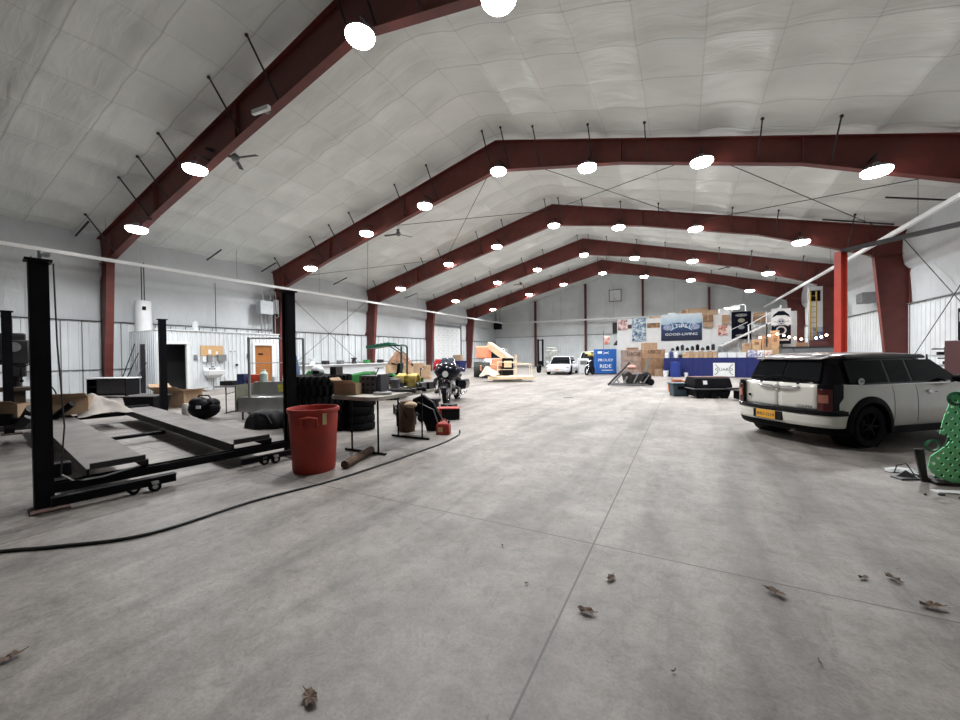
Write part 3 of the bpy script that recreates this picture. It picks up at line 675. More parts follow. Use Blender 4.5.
# stainless sink unit
t = T('steel_sink_unit', 'stainless steel utility sink with a yellow label beside the black post', 'sink', (-8.75, 5.75, 0), rad(26))
m = MB(); m.box(0, -.04, .36, 1.15, .62, .36); m.build('tub', STAIN, t, bevel=.03)
m = MB(); m.box(0, .28, .68, 1.15, .06, .34); m.build('backsplash', STAIN, t, smooth=0, bevel=.01)
m = MB(); m.box(-.62, 0, .5, .03, .7, .62); m.build('side_panel', mat('olive_steel', (.20, .20, .15), .5, .3), t, smooth=0)
for sx in (-.5, .5):
    for sy in (-.28, .2): MB().cyl((sx, sy, 0), (sx, sy, .2), .02).build('leg', DARK, t)
MB().box(.14, .245, .70, .19, .01, .19).build('label', mat('label_yellow', (.50, .45, .08), .5, var=.5, vs=22), t, smooth=0)
t = MB(); t.lathe([(0, 0), (.09, 0), (.09, .2), (.04, .26), (.04, .3), (0, .3)], (-9.1, 5.82, .85), n=14)
tag(t.build('plastic_bottle', mat('pale_green_plastic', (.45, .55, .50), .4)), 'pale green bottle standing on the back edge of the steel sink', 'bottle')
t = MB(); t.lathe([(0, 0), (.06, 0), (.06, .12), (0, .12)], (-8.88, 5.93, .85), n=12); tag(t.build('plastic_cup', WHITE), 'small white tub beside the pale green bottle', 'cup')
# tube frame (gantry) in front of the brown door
t = T('pipe_stand', 'thin grey steel tube frame standing around the steel sink', 'frame', (-8.45, 5.68, 0), rad(28))
m = MB(); m.cyl((-.55, -.1, 0), (-.55, -.1, 1.92), .03, n=8); m.build('upright', GREYP, t); m = MB(); m.cyl((.62, .1, 0), (.62, .1, 1.88), .03, n=8); m.build('upright', GREYP, t)
m = MB(); m.cyl((-.55, -.1, 1.9), (.62, .1, 1.88), .022, n=8); m.build('crossbar', STEEL, t); m = MB(); m.cyl((-.55, -.1, 1.32), (.62, .1, 1.32), .010, n=6); m.build('crossbar', STEEL, t)
t = T('tarp_bundle', 'black lumpy tarp bundle on the floor in front of the steel sink', 'bundle', (-7.65, 4.95, 0), rad(15))
m = MB(); m.grid(lambda i, j: (.48*cos(2*pi*i)*cos(pi/2*j)**.7*(1+.10*sin(10*pi*i)), .30*sin(2*pi*i)*cos(pi/2*j)**.7*(1+.08*sin(14*pi*i)), .36*sin(pi/2*j)*(1+.18*sin(6*pi*i+1)*(1-j))+.005), 40, 12); m.build('tarp', mat('black_tarp', (.007, .007, .008), .6, ior=1.3, bump=.5, bs=12), t, smooth=80)
m = MB(); m.tube([(-.2, -.2, .22), (-.05, -.25, .33), (.15, -.2, .3), (.3, -.22, .12)], .015, 6); m.build('strap', DARK, t)
cloth('blue_jacket', 'dark blue jacket heap hanging low beside the brown office door', (-18.6, 13.6, .1), .7, .6, 1.6, mat('denim', (.03, .06, .12), .8), 8, 'jacket')

# ------------------------------------------------------------------ red bin, tyres, work table
t = T('trash_bin', 'large round red plastic bin standing on the floor before the work table', 'bin', (-4.22, 3.35, 0), rad(20))
m = MB(); m.lathe([(0, .012), (.235, .012), (.25, 0), (.258, .04), (.295, .745), (.31, .75), (.318, .775), (.312, .80), (.295, .80), (.283, .765), (.24, .03), (0, .03)], n=48); m.build('bin_body', REDP, t, smooth=50)
for a in (rad(-68), rad(112), ):
    m = MB(); m.tube([(.29*cos(a-.28), .29*sin(a-.28), .60), (.34*cos(a-.26), .34*sin(a-.26), .62), (.35*cos(a-.26), .35*sin(a-.26), .70), (.35*cos(a), .35*sin(a), .715), (.35*cos(a+.26), .35*sin(a+.26), .70), (.34*cos(a+.26), .34*sin(a+.26), .62), (.29*cos(a+.28), .29*sin(a+.28), .60)], .015, 8)
    m.build('handle', REDP, t)
MB().box(.302*cos(-.6), .302*sin(-.6), .69, .006, .05, .16, rz=-.6).build('sticker', mat('pale_sticker', (.55, .42, .22), .6), t, smooth=0)

def tyre_mesh(R_, r_in, w, lug=0, n=36, axis='Z'):
    m = MB(); h = w/2
    m.lathe([(r_in, -h*.75), (r_in+(R_-r_in)*.55, -h), (R_*.96, -h*.9), (R_, -h*.6), (R_, h*.6), (R_*.96, h*.9), (r_in+(R_-r_in)*.55, h), (r_in, h*.75), (r_in-.0, -h*.75)], n=n, axis=axis)
    if lug:
        k = int(2*pi*R_/lug)
        for i in range(k):
            a = 2*pi*i/k
            for s in (-1, 1):
                b_ = a + (.5*2*pi/k if s > 0 else 0)
                if axis == 'Z': m.box((R_+.012)*cos(b_), (R_+.012)*sin(b_), s*h*.48, .05, lug*.45, h*1.0, rz=b_, rx=0)
                elif axis == 'Y': m.box((R_+.012)*cos(b_), s*h*.48, (R_+.012)*sin(b_), .05, h*1.0, lug*.45, ry=-b_)
    return m
def stack(n, R_, ri, w, lug, loc, fmt, names, grp):
    z = w/2
    proto = None
    for i in range(n):
        jx, jy = random.uniform(-.02, .02), random.uniform(-.02, .02)
        if proto is None: proto = tyre_mesh(R_, ri, w, lug).build('tyre', RUBBER, smooth=35); o = proto
        else: o = proto.copy(); C.objects.link(o)
        o.location = (loc[0]+jx, loc[1]+jy, z); o.rotation_euler = (0, 0, i*.7); z += w+.002
        tag(o, fmt % names[i], 'tyre', grp)
stack(3, .60, .32, .36, .11, (-6.50, 5.30), 'huge lugged black tyre lying flat beside the black post, %s', ['bottom of its stack', 'middle of its stack', 'top of its stack'], 'big tyres stacked by the lift post')
stack(5, .265, .17, .155, 0, (-5.66, 5.62), 'small black tyre lying flat under the work table, %s', ['lowest of five', 'second of five from the floor', 'middle of five', 'second of five from the top', 'topmost of five'], 'small tyres stacked under the table')
# things on the big tyres
t = T('helmet', 'white rounded helmet lying on top of the huge tyres', 'helmet', (-6.35, 5.15, 1.09))
MB().ball((0, 0, .08), .14, .12, .11).build('shell', WHITE, t); MB().box(.06, -.09, .06, .12, .05, .06).build('visor', BLACK, t, smooth=0)
rbox('small_parts', 'dark metal bracket on top of the huge tyres', 'part', (-6.05, 5.35, 1.09), (.12, .3, .16), DARK, .4)

t = T('work_table', 'long pale table with rounded corners loaded with parts behind the red bin', 'table', (-4.31, 4.86, 0), rad(91))
TOP = mat('worn_pale_tabletop', (.40, .37, .33), .55, var=.3, vs=3)
def rrect(a, b, r_, n=5):
    out = []
    for cx, cy, a0 in ((a-r_, b-r_, 0), (-a+r_, b-r_, pi/2), (-a+r_, -b+r_, pi), (a-r_, -b+r_, 3*pi/2)):
        out += [(cx+r_*cos(a0+pi/2*k/n), cy+r_*sin(a0+pi/2*k/n)) for k in range(n+1)]
    return out
m = MB(); m.prism(rrect(.83, .46, .16), 'Z', .812, .868); m.build('tabletop', TOP, t, smooth=0, bevel=.006)
for sx in (-.60, .50):
    for sy in (-.32, .20):
        m = MB(); m.cyl((sx, sy, .02), (sx, sy, .82), .014, n=8); m.build('leg', BLACK, t)
    m = MB(); m.box(sx, -.06, .02, .035, .80, .025); m.build('foot', BLACK, t, smooth=0)
m = MB(); m.cyl((-.60, 0, .35), (-.25, 0, .82), .009, n=6); m.build('brace', BLACK, t)
m = MB(); m.cyl((.50, 0, .35), (.15, 0, .82), .009, n=6); m.build('brace', BLACK, t)
carton('open_carton', 'small open tan carton on the left end of the pale table', (-4.56, 4.28, .867), (.34, .30, .17), rad(20), flaps=3)
# grey crate-like plastic case with holes
t = T('plastic_crate', 'dark grey plastic crate pair standing on the table right of the carton', 'crate', (-4.30, 4.55, .867), rad(12))
CR = mat('dark_grey_crate', (.045, .045, .055), .5)
m = MB(); m.box(-.05, 0, .14, .30, .24, .28); m.build('crate_body', CR, t, smooth=0, bevel=.01)
m = MB(); m.box(.14, .02, .15, .06, .26, .30); m.build('upright_plate', CR, t, smooth=0, bevel=.008)
m = MB()
for i in range(3):
    for k in range(3): m.box(-.13+i*.085, -.122, .06+k*.085, .025, .01, .03)
m.build('hole', BLACK, t, smooth=0)
def gearpart(x, y, z, k):
    m = MB()
    if k == 0: m.cyl((x, y, z), (x, y, z+.16), .09, .06, 14); m.cyl((x, y, z+.16), (x, y, z+.2), .10, .10, 14)
    if k == 1: m.cyl((x-.2, y, z+.03), (x+.2, y+.1, z+.03), .025, n=8); m.cyl((x+.2, y+.1, z+.03), (x+.26, y+.12, z+.03), .04, n=8)
    if k == 2: m.box(x, y, z+.06, .2, .14, .12); m.cyl((x, y-.07, z+.07), (x, y-.10, z+.07), .05, n=12)
    if k == 3: m.lathe([(.06, 0), (.14, .01), (.14, .04), (.06, .05)], (x, y, z), 18)
    return m
for i, (x, y, k, mm, nm, lab) in enumerate([
    (-4.22, 4.95, 0, GREYP, 'motor_part', 'grey round motor housing on the table right of the crate'), (-4.0, 4.75, 1, DARK, 'steel_rod', 'dark steel rod lying on the near edge of the long table'),
    (-4.12, 5.05, 3, CHROME, 'steel_ring', 'shiny flat steel ring on the long table'), (-4.35, 5.2, 2, CR, 'gear_case', 'dark gear case in the middle of the long table'),
    (-4.03, 5.35, 2, GREYP, 'gear_case', 'grey gear case just left of the yellow part'), (-4.0, 5.02, 1, BLACK, 'steel_rod', 'black rod lying before the yellow part')]):
    tag(gearpart(x, y, .867, k).build(nm, mm), lab, 'machine part')
for i, (x, y, k, mm, nm, lab) in enumerate([
    (-4.55, 4.95, 2, BLACK, 'gear_case', 'black gear case at the back of the long table behind the crate'), (-4.5, 5.25, 0, DARK, 'motor_part', 'dark motor housing at the back of the table'),
    (-4.02, 4.42, 3, STEEL, 'steel_ring', 'steel ring on the near corner of the long table'), (-4.0, 5.2, 3, DARK, 'dark_ring', 'dark ring on the front edge of the long table'),
    (-3.98, 5.5, 2, DARK, 'gear_case', 'dark gear case right of the yellow cowling'), (-4.35, 4.98, 1, STEEL, 'steel_rod', 'bright steel rod across the middle of the long table'), (-4.62, 5.5, 0, GREEN, 'motor_part', 'green machine part at the back right of the table')]):
    tag(gearpart(x, y, .867, k).build(nm, mm), lab, 'machine part')
t = T('yellow_cowl', 'bright yellow plastic cowling with two arches on the long table', 'cowling', (-4.22, 5.30, .867), rad(15))
for x in (-.13, .10):
    m = MB(); pts = [(x-.0, -.10, 0), (x, -.12, .14), (x, -.08, .24), (x, .02, .28), (x, .12, .22), (x, .14, 0)]
    m.loft([[(p[0]-.07, p[1], p[2]), (p[0]+.07, p[1], p[2]), (p[0]+.07, p[1]*.8, p[2]*.88), (p[0]-.07, p[1]*.8, p[2]*.88)] for p in pts]); m.build('arch', YELLOW, t, bevel=.012)
m = MB(); m.box(-.02, .02, .20, .3, .14, .10); m.build('bridge', YELLOW, t, smooth=0, bevel=.02)
t = MB(); t.cyl((-4.18, 5.60, .867), (-4.18, 5.60, 1.05), .045, n=14); tag(t.build('green_can', GREEN), 'green can standing right of the yellow cowling', 'can')
rbox('green_box', 'dark green tool box on the far right corner of the long table', 'box', (-4.42, 5.62, .867), (.28, .16, .11), mat('dark_green_box', (.03, .13, .06), .5), .6)
# under the table
t = T('rolled_bag', 'brown paper sack rolled up standing under the work table', 'sack', (-4.72, 5.85, 0), .3)
m = MB(); m.lathe([(0, 0), (.15, 0), (.17, .2), (.15, .5), (.12, .58), (0, .56)], n=12); m.build('sack', mat('brown_sack', (.10, .06, .035), .85, var=.4), t)
m = MB(); m.ball((.12, -.1, .52), .13, .09, .06); m.build('folded_top', mat('tan_paper', (.42, .32, .22), .8), t)
t = T('moulded_fender', 'black moulded plastic panel leaning on its edge under the table end', 'plastic panel', (-4.42, 6.02, 0), rad(20))
m = MB(); m.prism([(-.32, .30), (-.22, .62), (-.02, .70), (.18, .55), (.34, .25), (.34, 0), (.05, 0), (-.05, .3), (-.18, .38)], 'Y', -.06, .06); m.build('panel', BLACK, t, smooth=0, bevel=.02)
m = MB(); m.tube([(-.28, -.09, .35), (-.1, -.1, .56), (.2, -.1, .42), (.3, -.1, .12)], .012, 6); m.build('edge_trim', GREYP, t)
t = T('engine_part', 'black engine block part with pulleys on the floor under the table', 'engine part', (-5.05, 6.25, 0), .4)
m = MB(); m.box(0, 0, .2, .34, .3, .36); m.cyl((0, -.16, .28), (0, -.22, .28), .12, n=18); m.cyl((.12, -.16, .12), (.12, -.22, .12), .06, n=14); m.build('block', BLACK, t, smooth=30)
m = MB(); m.cyl((0, -.22, .28), (0, -.235, .28), .05, n=12); m.tube([(-.15, -.1, .3), (-.2, -.15, .45), (-.05, -.1, .48)], .02, 6); m.build('pulley', STEEL, t)
t = MB(); t.cyl((-3.86, 3.52, .055), (-4.13, 4.28, .055), .055, n=10); tag(t.build('log', mat('dark_bark', (.085, .05, .03), .9, var=.4, vs=9, bump=.8, bs=20)), 'short brown log lying on the floor between bin and table', 'log')
# red gas can
def gascan(loc, rz, lab, s=1.):
    t = T('fuel_can', lab, 'fuel can', loc, rz, 'red fuel cans on the floor')
    m = MB(); m.loft([[(-a*s, -b_*s, z*s), (a*s, -b_*s, z*s), (a*s, b_*s, z*s), (-a*s, b_*s, z*s)] for z, a, b_ in [(0, .115, .075), (.02, .125, .085), (.16, .125, .085), (.21, .10, .07), (.235, .05, .03)]]); m.build('can_body', REDP, t, bevel=.015)
    m = MB(); m.tube([(-.06*s, 0, .22*s), (-.03*s, 0, .275*s), (.05*s, 0, .27*s), (.08*s, 0, .2*s)], .012*s, 6); m.build('handle', REDP, t)
    MB().cyl((.085*s, 0, .2*s), (.11*s, 0, .25*s), .02*s).build('cap', BLACK, t)
    MB().box(-.04*s, -.086*s, .1*s, .09*s, .004, .09*s).build('label', mat('pale_sticker', (.55, .42, .22), .6), t, smooth=0)
gascan((-3.90, 5.88, 0), rad(20), 'red plastic fuel can on the floor at the end of the black hose')
# power washer behind
t = T('pressure_washer', 'small red engine machine on the floor right of the table', 'machine', (-4.95, 7.0, 0), rad(25))
m = MB(); m.box(0, 0, .19, .34, .3, .20); m.build('engine', REDP, t, bevel=.02); m = MB(); m.cyl((-.05, 0, .3), (-.05, 0, .4), .09, n=14); m.build('air_filter', WHITE, t)
m = MB(); m.cyl((-.2, -.17, .09), (-.2, -.13, .09), .09, n=16); m.cyl((-.2, .13, .09), (-.2, .17, .09), .09, n=16); m.build('wheel', RUBBER, t)
m = MB(); m.tube([(-.18, -.12, .12), (-.22, -.12, .55), (-.22, .12, .55), (-.18, .12, .12)], .012, 6); m.build('frame', DARK, t)
t = T('toolbox', 'black and red box on the floor behind the red fuel can', 'toolbox', (-4.72, 7.35, 0), rad(28))
m = MB(); m.box(0, 0, .13, .48, .3, .24); m.build('body', BLACK, t, smooth=0, bevel=.01); MB().box(0, 0, .255, .5, .32, .02).build('lid', REDP, t, smooth=0, bevel=.005)
MB().box(-.2, -.152, .13, .1, .006, .2).build('side_stripe', REDP, t, smooth=0)
# assorted loose parts around
r = random.Random(11)
for i, (x, y, k, lab) in enumerate([(-5.5, 7.9, 0, 'dark round part on the floor between the table and the motorcycle'), (-5.2, 8.1, 2, 'dark boxy part on the floor left of the motorcycle'), (-5.9, 8.2, 3, 'steel ring part on the floor near the motorcycle'), (-6.3, 7.6, 2, 'dark gear case behind the table on the floor'), (-5.8, 7.2, 1, 'dark bar on the floor behind the table')]):
    m = gearpart(0, 0, 0, k); o = m.build('machine_part', DARK, None, (x, y, 0)); o.scale = (1.7, 1.7, 1.9); tag(o, lab, 'machine part')

# black hose / cable on the floor
def smooth_path(P, n=8):
    P = [Vector(p) for p in P]; out = []
    for i in range(len(P)-1):
        a = P[max(i-1, 0)]; b = P[i]; c = P[i+1]; d = P[min(i+2, len(P)-1)]
        for k in range(n):
            t = k/n; out.append(.5*((2*b)+(c-a)*t+(2*a-5*b+4*c-d)*t*t+(3*b-a-3*c+d)*t**3))
    return out+[P[-1]]
hp = [(-5.6, -.35), (-5.0, .35), (-4.55, .83), (-4.25, 1.07), (-3.88, 1.49), (-3.82, 2.28), (-3.62, 3.08), (-3.54, 3.83), (-3.51, 4.65), (-3.50, 5.25), (-3.57, 5.78), (-3.62, 5.98)]
tag(MB().tube(smooth_path([(x, y, .013) for x, y in hp]+[(-3.64, 6.02, .07)]), .013, 8).build('air_hose', mat('hose_rubber', (.012, .012, .012), .5)), 'black hose snaking across the concrete from the lower left edge', 'hose')

# ------------------------------------------------------------------ dry leaves on the floor
LEAF = mat('dry_leaf', (.13, .085, .06), .8, var=.35, vs=30)
def leaf(s, seed):
    r = random.Random(seed); m = MB(); n = 22; vs = [(0, 0, .012)]
    for i in range(n):
        a = 2*pi*i/n; q = s*(.55+.45*(1 if i % 4 == 0 else .35+.2*r.random()))*(.75+.4*abs(cos(a)))
        vs.append((q*cos(a), q*sin(a)*.75, .006+.28*q*r.random()+.2*s*abs(sin(a*1.5))))
    m.add(vs, [(0, 1+i, 1+(i+1) % n) for i in range(n)]); m.tube([(s*.7, 0, .012), (s*1.35, s*.1, .02)], .0022, 5)
    return m
lv = [((-.49, 2.15), .048, 'dry brown leaf on the floor below the joint crossing'), ((-.42, 2.54), .04, 'small curled leaf near the joint crossing'), ((.48, 2.83), .052, 'dry curled leaf just past the cross joint, right of centre'),
      ((1.0, 3.27), .032, 'smaller leaf of the pair at the right'), ((1.16, 3.34), .046, 'larger leaf of the pair at the right'), ((1.22, 3.07), .055, 'dark brown leaf lying on the joint near the right edge'),
      ((-2.89, .55), .045, 'brown leaf at the left edge of the photo'), ((-1.4, 1.07), .05, 'curled brown leaf at the bottom left of centre'), ((-.88, 2.25), .012, 'tiny dark leaf scrap left of the joint crossing'), ((-1.22, 2.62), .012, 'tiny dark scrap on the floor left of centre'),
      ((-.05, 1.92), .010, 'tiny dark crumb on the floor below the joint crossing'), ((.55, 2.28), .012, 'tiny dark crumb on the floor at the lower right')]
for i, ((x, y), s_, lab) in enumerate(lv):
    tag(leaf(s_, i).build('dry_leaf', LEAF, None, (x, y, .002), smooth=0, rz=i*1.3, recalc=False), lab, 'leaf', 'dry leaves on the concrete')

# ------------------------------------------------------------------ white estate hatchback on the right
CARW = mat('car_white_paint', (.74, .72, .655), .22, coat=.8, var=.05, vs=2)
CARB = mat('car_black_trim', (.004, .004, .005), .5, ior=1.15)
CARG = mat('car_black_gloss', (.006, .006, .008), .16, ior=1.3)
ROOFM = mat('dark_maroon_roof', (.028, .008, .010), .32, coat=.35)
TAIL = mat('tail_lamp_red', (.06, .006, .006), .2, coat=.3)
TAILP = mat('tail_lamp_pale', (.36, .13, .09), .25, coat=.3)
def interp(tab, x):
    if x <= tab[0][0]: return tab[0][1]
    for (a, u), (b, v) in zip(tab[:-1], tab[1:]):
        if x <= b: t = (x-a)/(b-a); t = t*t*(3-2*t)*.5+t*.5; return u+(v-u)*t
    return tab[-1][1]
def car_wheel(parent, x, y, R_, w, side, rim, spokes=7):
    m = tyre_mesh(R_, R_*.64, w, 0, 40, 'Y'); m.v = [(a+x, b+y, c+R_) for a, b, c in m.v]; ty = m.build('wheel', RUBBER, parent)
    m = MB(); s = side; yo = y+s*w*.36
    m.lathe([(R_*.62, -w*.42), (R_*.66, w*.40), (R_*.60, w*.42), (R_*.56, w*.30), (R_*.56, -w*.4)], (x, y, R_), 36, 'Y')
    for k in range(spokes):
        a = 2*pi*k/spokes; m.bar((x+.04*cos(a), yo, R_+.04*sin(a)), (x+R_*.58*cos(a), yo-s*.01, R_+R_*.58*sin(a)), .035, .03)
    m.cyl((x, yo-s*.03, R_), (x, yo+s*.015, R_), .05, n=18); m.build('rim', rim, ty, smooth=35)
    m = MB(); m.cyl((x, y-s*.05, R_), (x, y-s*.03, R_), R_*.55, n=24); m.build('brake_disc', DARK, ty)
    return ty
def section(hw, z0, zs, n=1):
    """closed cross section, from underside to belt: list of (fraction of half width, z)"""
    return [(f*hw, z) for f, z in zs]

# the body is a closed loft along x (rear = 0), local y left, z up
HW = [(0, .50), (.015, .60), (.05, .70), (.12, .765), (.30, .815), (.8, .835), (2.9, .835), (3.3, .81), (3.6, .73), (3.8, .58), (3.9, .40), (3.94, .25)]
TOPZ = [(0, .62), (.05, .63), (.06, .93), (.12, .945), (1.5, .935), (2.6, .93), (2.95, .97), (3.3, .93), (3.6, .86), (3.8, .76), (3.9, .64), (3.94, .58)]
BOTZ = [(0, .36), (.1, .26), (.5, .22), (3.3, .20), (3.8, .22), (3.94, .34)]
hc = T('hatchback_car', 'white estate hatchback with black roof glass parked at the right, seen from behind', 'car', (1.34, 7.85, 0), rad(41.5))
secs = []
for x in [.07, .09, .12, .18, .26, .36, .5, .7, .9, 1.2, 1.6, 2.0, 2.4, 2.7, 2.9, 3.1, 3.3, 3.45, 3.6, 3.7, 3.8, 3.87, 3.92, 3.94]:
    w = interp(HW, x); zt = interp(TOPZ, x); zb = interp(BOTZ, x); h = zt-zb
    prof = [(.0, 0), (.80, 0), (.93, .03), (.975, .12), (1., .35), (1.0, .60), (.985, .80), (.965, .93), (.945, .985), (.90, 1.0), (.0, 1.0 + (.012 if x > 3 else 0))]
    half = [(w*f, zb+h*g) for f, g in prof]
    secs.append([(x, -a, b) for a, b in half] + [(x, a, b) for a, b in half[::-1][1:-1]])
m = MB(); m.loft(secs); body = m.build('body', CARW, hc, smooth=32)
cuts = []
for x in (.74, 3.28):
    m = MB(); m.cyl((x, -1.2, .315), (x, -.50, .315), .385, n=40); cuts.append(m.build('cut', CARB, hc, smooth=0))
    m = MB(); m.cyl((x, 1.2, .315), (x, .50, .315), .385, n=40); cuts.append(m.build('cut', CARB, hc, smooth=0))
boolean_cut(body, cuts)
for x in (.74, 3.28):
    for s in (-1, 1):
        # black arch flare and inner well
        m = MB(); pts = []
        for k in range(25):
            a = pi*(-.06+1.12*k/24); q = .012
            xx = x+.40*cos(a); hwx = interp(HW, xx)
            ca, sa = cos(a), sin(a)
            pts.append([(x+.365*ca, s*(hwx-.10), .315+.365*sa), (x+.365*ca, s*(hwx+.022), .315+.365*sa), (x+.41*ca, s*(hwx+.026), .315+.41*sa), (x+.455*ca, s*(hwx+.008), .315+.455*sa), (x+.455*ca, s*(hwx-.06), .315+.455*sa)])
        m.loft(pts, caps=True, closed=True); m.build('arch_trim', CARB, hc, smooth=40)
        m = MB(); m.lathe([(.36, -.15), (.36, .14), (.0, .14)], (x, s*.64, .315), 32, 'Y') if s < 0 else m.lathe([(.36, .15), (.36, -.14), (0, -.14)], (x, s*.64, .315), 32, 'Y')
        m.build('wheel_well', BLACK, hc)
        car_wheel(hc, x, s*.735, .315, .19, s, CARB, 7)
# lower black sill and underbody
m = MB()
for s in (-1, 1): m.loft([[(x, s*(interp(HW, x)-.04), .19), (x, s*(interp(HW, x)+.012), .20), (x, s*(interp(HW, x)+.012), .30), (x, s*(interp(HW, x)-.04), .31)] for x in (1.12, 1.5, 2.0, 2.5, 2.9)])
m.box(2.0, 0, .19, 3.3, 1.3, .05); m.build('sill', CARB, hc, smooth=0)
# greenhouse
def gh(z, u):
    """ring of the glasshouse at height z, u in 0..1 round the plan"""
    f = (z-.93)/.42
    x0 = .10+.19*f; x1 = 2.98-.74*f; hw = .775-.135*f
    a = 2*pi*u; ex = .30; cx = (x0+x1)/2; rx = (x1-x0)/2
    c_, s_ = cos(a), sin(a)
    return (cx+rx*math.copysign(abs(c_)**(.42), c_), hw*math.copysign(abs(s_)**ex, s_), z)
m = MB(); n = 72
m.loft([[gh(z, i/n) for i in range(n)] for z in (.925, 1.0, 1.1, 1.2, 1.30, 1.345)]); m.build('glasshouse', CARG, hc, smooth=30)
m = MB(); rows = []
for z, g in ((1.325, 1.0), (1.332, 1.008), (1.352, 1.008), (1.378, .975), (1.402, .90), (1.418, .70), (1.425, .3)):
    ring = []
    for i in range(n):
        p = gh(1.34, i/n); cx = 1.30; ring.append((cx+(p[0]-cx)*g, p[1]*g, z-.022*max(0, (p[0]-1.6))*.6-.012*max(0, 1.0-p[0])))
    rows.append(ring)
m.loft(rows); m.build('roof', ROOFM, hc, smooth=50)
# black band of the roof side towards the front (two tone roof)
m = MB(); m.loft([[(x, s*(.645), 1.315), (x, s*.66, 1.33), (x, s*.645, 1.362), (x, s*.60, 1.385)] for s in (-1,) for x in (.5, .9, 1.4, 1.9, 2.2)], closed=True)
m.build('roof_gutter', CARG, hc, smooth=0)
# glass panes, each slightly proud of the pillars
def pane_side(x0, x1, z0, z1, s, slant0=0, slant1=0):
    m = MB()
    def fn(i, j):
        z = z0+(z1-z0)*j; f = (z-.93)/.42; xa = x0+slant0*j; xb = x1+slant1*j; x = xa+(xb-xa)*i
        return (x, s*(.775-.135*f+.004), z)
    m.grid(fn, 6, 4); return m.build('side_window', mat('side_glass', (.006, .007, .009), .10, ior=1.12), hc, smooth=60)
for s in (-1, 1):
    pane_side(.42, 1.20, .965, 1.30, s, .02, .0); pane_side(1.26, 1.68, .965, 1.30, s); pane_side(1.74, 2.80, .965, 1.30, s, 0, -.50)
for s in (-1, 1):
    m = MB()
    def fn(i, j, s=s):
        z = .985+(1.29-.985)*j; f = (z-.93)/.42; y = s*(.02+(.54-.05*j)*i)
        return (.10+.19*f-.010+.10*max(0, abs(y)-.45)**2, y, z)
    m.grid(fn, 5, 4); w_ = m.build('rear_window', GLASS, hc, smooth=60)
    m = MB(); m.tube([(.08, s*.30, .955), (.07, s*.26, 1.0), (.11, s*.02, 1.06)], .008, 6); m.tube([(.085, s*.52, 1.03), (.085, s*.12, 1.04)], .006, 5); m.cyl((.05, s*.30, .93), (.09, s*.30, .97), .025, n=10); m.build('wiper', CARB, hc)
# spoiler lip
m = MB(); m.prism([(.20, 1.315), (.36, 1.33), (.36, 1.37), (.22, 1.335)], 'Y', -.54, .54); m.build('spoiler', ROOFM, hc, smooth=0, bevel=.008)
# rear doors
for s in (-1, 1):
    m = MB()
    def fn(i, j, s=s):
        y = s*(.004+.575*i); z = .52+.43*j
        return (.062-.020*sin(pi*min(1, j*1.0))*.6+.05*(i**3)*.6-.012, y, z)
    m.grid(fn, 8, 6); d_ = m.build('rear_door', CARW, hc, smooth=60, solid=.012)
    m = MB(); m.tube([(.025, s*.05, .86), (.0, s*.08, .875), (-.005, s*.2, .885), (.028, s*.33, .895)], .02, 8); m.build('door_handle', CHROME, d_)
m = MB(); m.lathe([(0, .012), (.045, .010), (.05, 0)], (.03, 0, .865), 20, 'X'); m.v = [(2*.03-a-.012, b, c) for a, b, c in m.v]; m.build('emblem', CHROME, hc)
m = MB(); m.cyl((.022, .50, .70), (.036, .50, .70), .022, n=12); m.build('door_lock', CARB, hc)
text('lettering', 'COOPER', .06, DARK, hc, (.022, -.42, .60), (pi/2, 0, -pi/2), .002)
# tail lamps
for s in (-1, 1):
    m = MB()
    m.loft([[(.02+.0, s*.60, z), (.03, s*.68, z), (.10, s*.765, z), (.25, s*(.795), z), (.26, s*.74, z), (.1, s*.62, z)] for z in (.52, .62, .95)]); m.build('corner_trim', CARG, hc, smooth=30)
    m = MB(); m.loft([[(.008, s*.605, z), (.018, s*.68, z), (.085, s*(.765), z), (.09, s*.72, z), (.05, s*.62, z)] for z in (.55, .58, .86, .885)]); t_ = m.build('tail_lamp', TAIL, hc, smooth=30, bevel=.006)
    m = MB(); m.loft([[(.000, s*.625, z), (.010, s*.68, z), (.05, s*.73, z), (.06, s*.70, z), (.04, s*.63, z)] for z in (.68, .80)]); m.build('reverse_lens', TAILP, t_, smooth=30)
# bumper
def bump(x): return interp(HW, x)
def bumper_ring(z, off, n=24):
    out = []
    for i in range(n+1):
        a = -pi/2+pi*i/n; y = .80*math.copysign(abs(sin(a))**.75, sin(a)); x = .36-.40*abs(cos(a))**.55
        out.append((x-off+(.04 if abs(y) < .3 else 0)*0, y*(1+off*.5), z))
    return out
def band(zs, offs, name, m_, inset=.12):
    m = MB(); rows = []
    for z, o_ in zip(zs, offs): rows.append(bumper_ring(z, o_))
    back = [[(p[0]+inset, p[1]*.86, p[2]) for p in r_] for r_ in rows]
    n_ = len(rows[0])
    for r0, r1 in zip(rows[:-1], rows[1:]): m.add(r0+r1, [(i, i+1, n_+i+1, n_+i) for i in range(n_-1)])
    m.add(rows[0]+back[0], [(i, i+1, n_+i+1, n_+i) for i in range(n_-1)]); m.add(rows[-1]+back[-1], [(i, i+1, n_+i+1, n_+i) for i in range(n_-1)])
    return m.build(name, m_, hc, smooth=40)
band([.30, .36, .46, .50], [.0, .02, .03, .02], 'bumper', CARW)
band([.49, .51, .55, .575], [.03, .045, .045, .01], 'bumper_strip', CARG)
band([.20, .24, .31], [-.05, -.01, .015], 'bumper_skirt', CARB)
m = MB(); m.box(-.062, .10, .41, .03, .50, .14); pr = m.build('plate_recess', CARG, hc, smooth=0, bevel=.01)
PL = mat('plate_orange', (.80, .40, .03), .4)
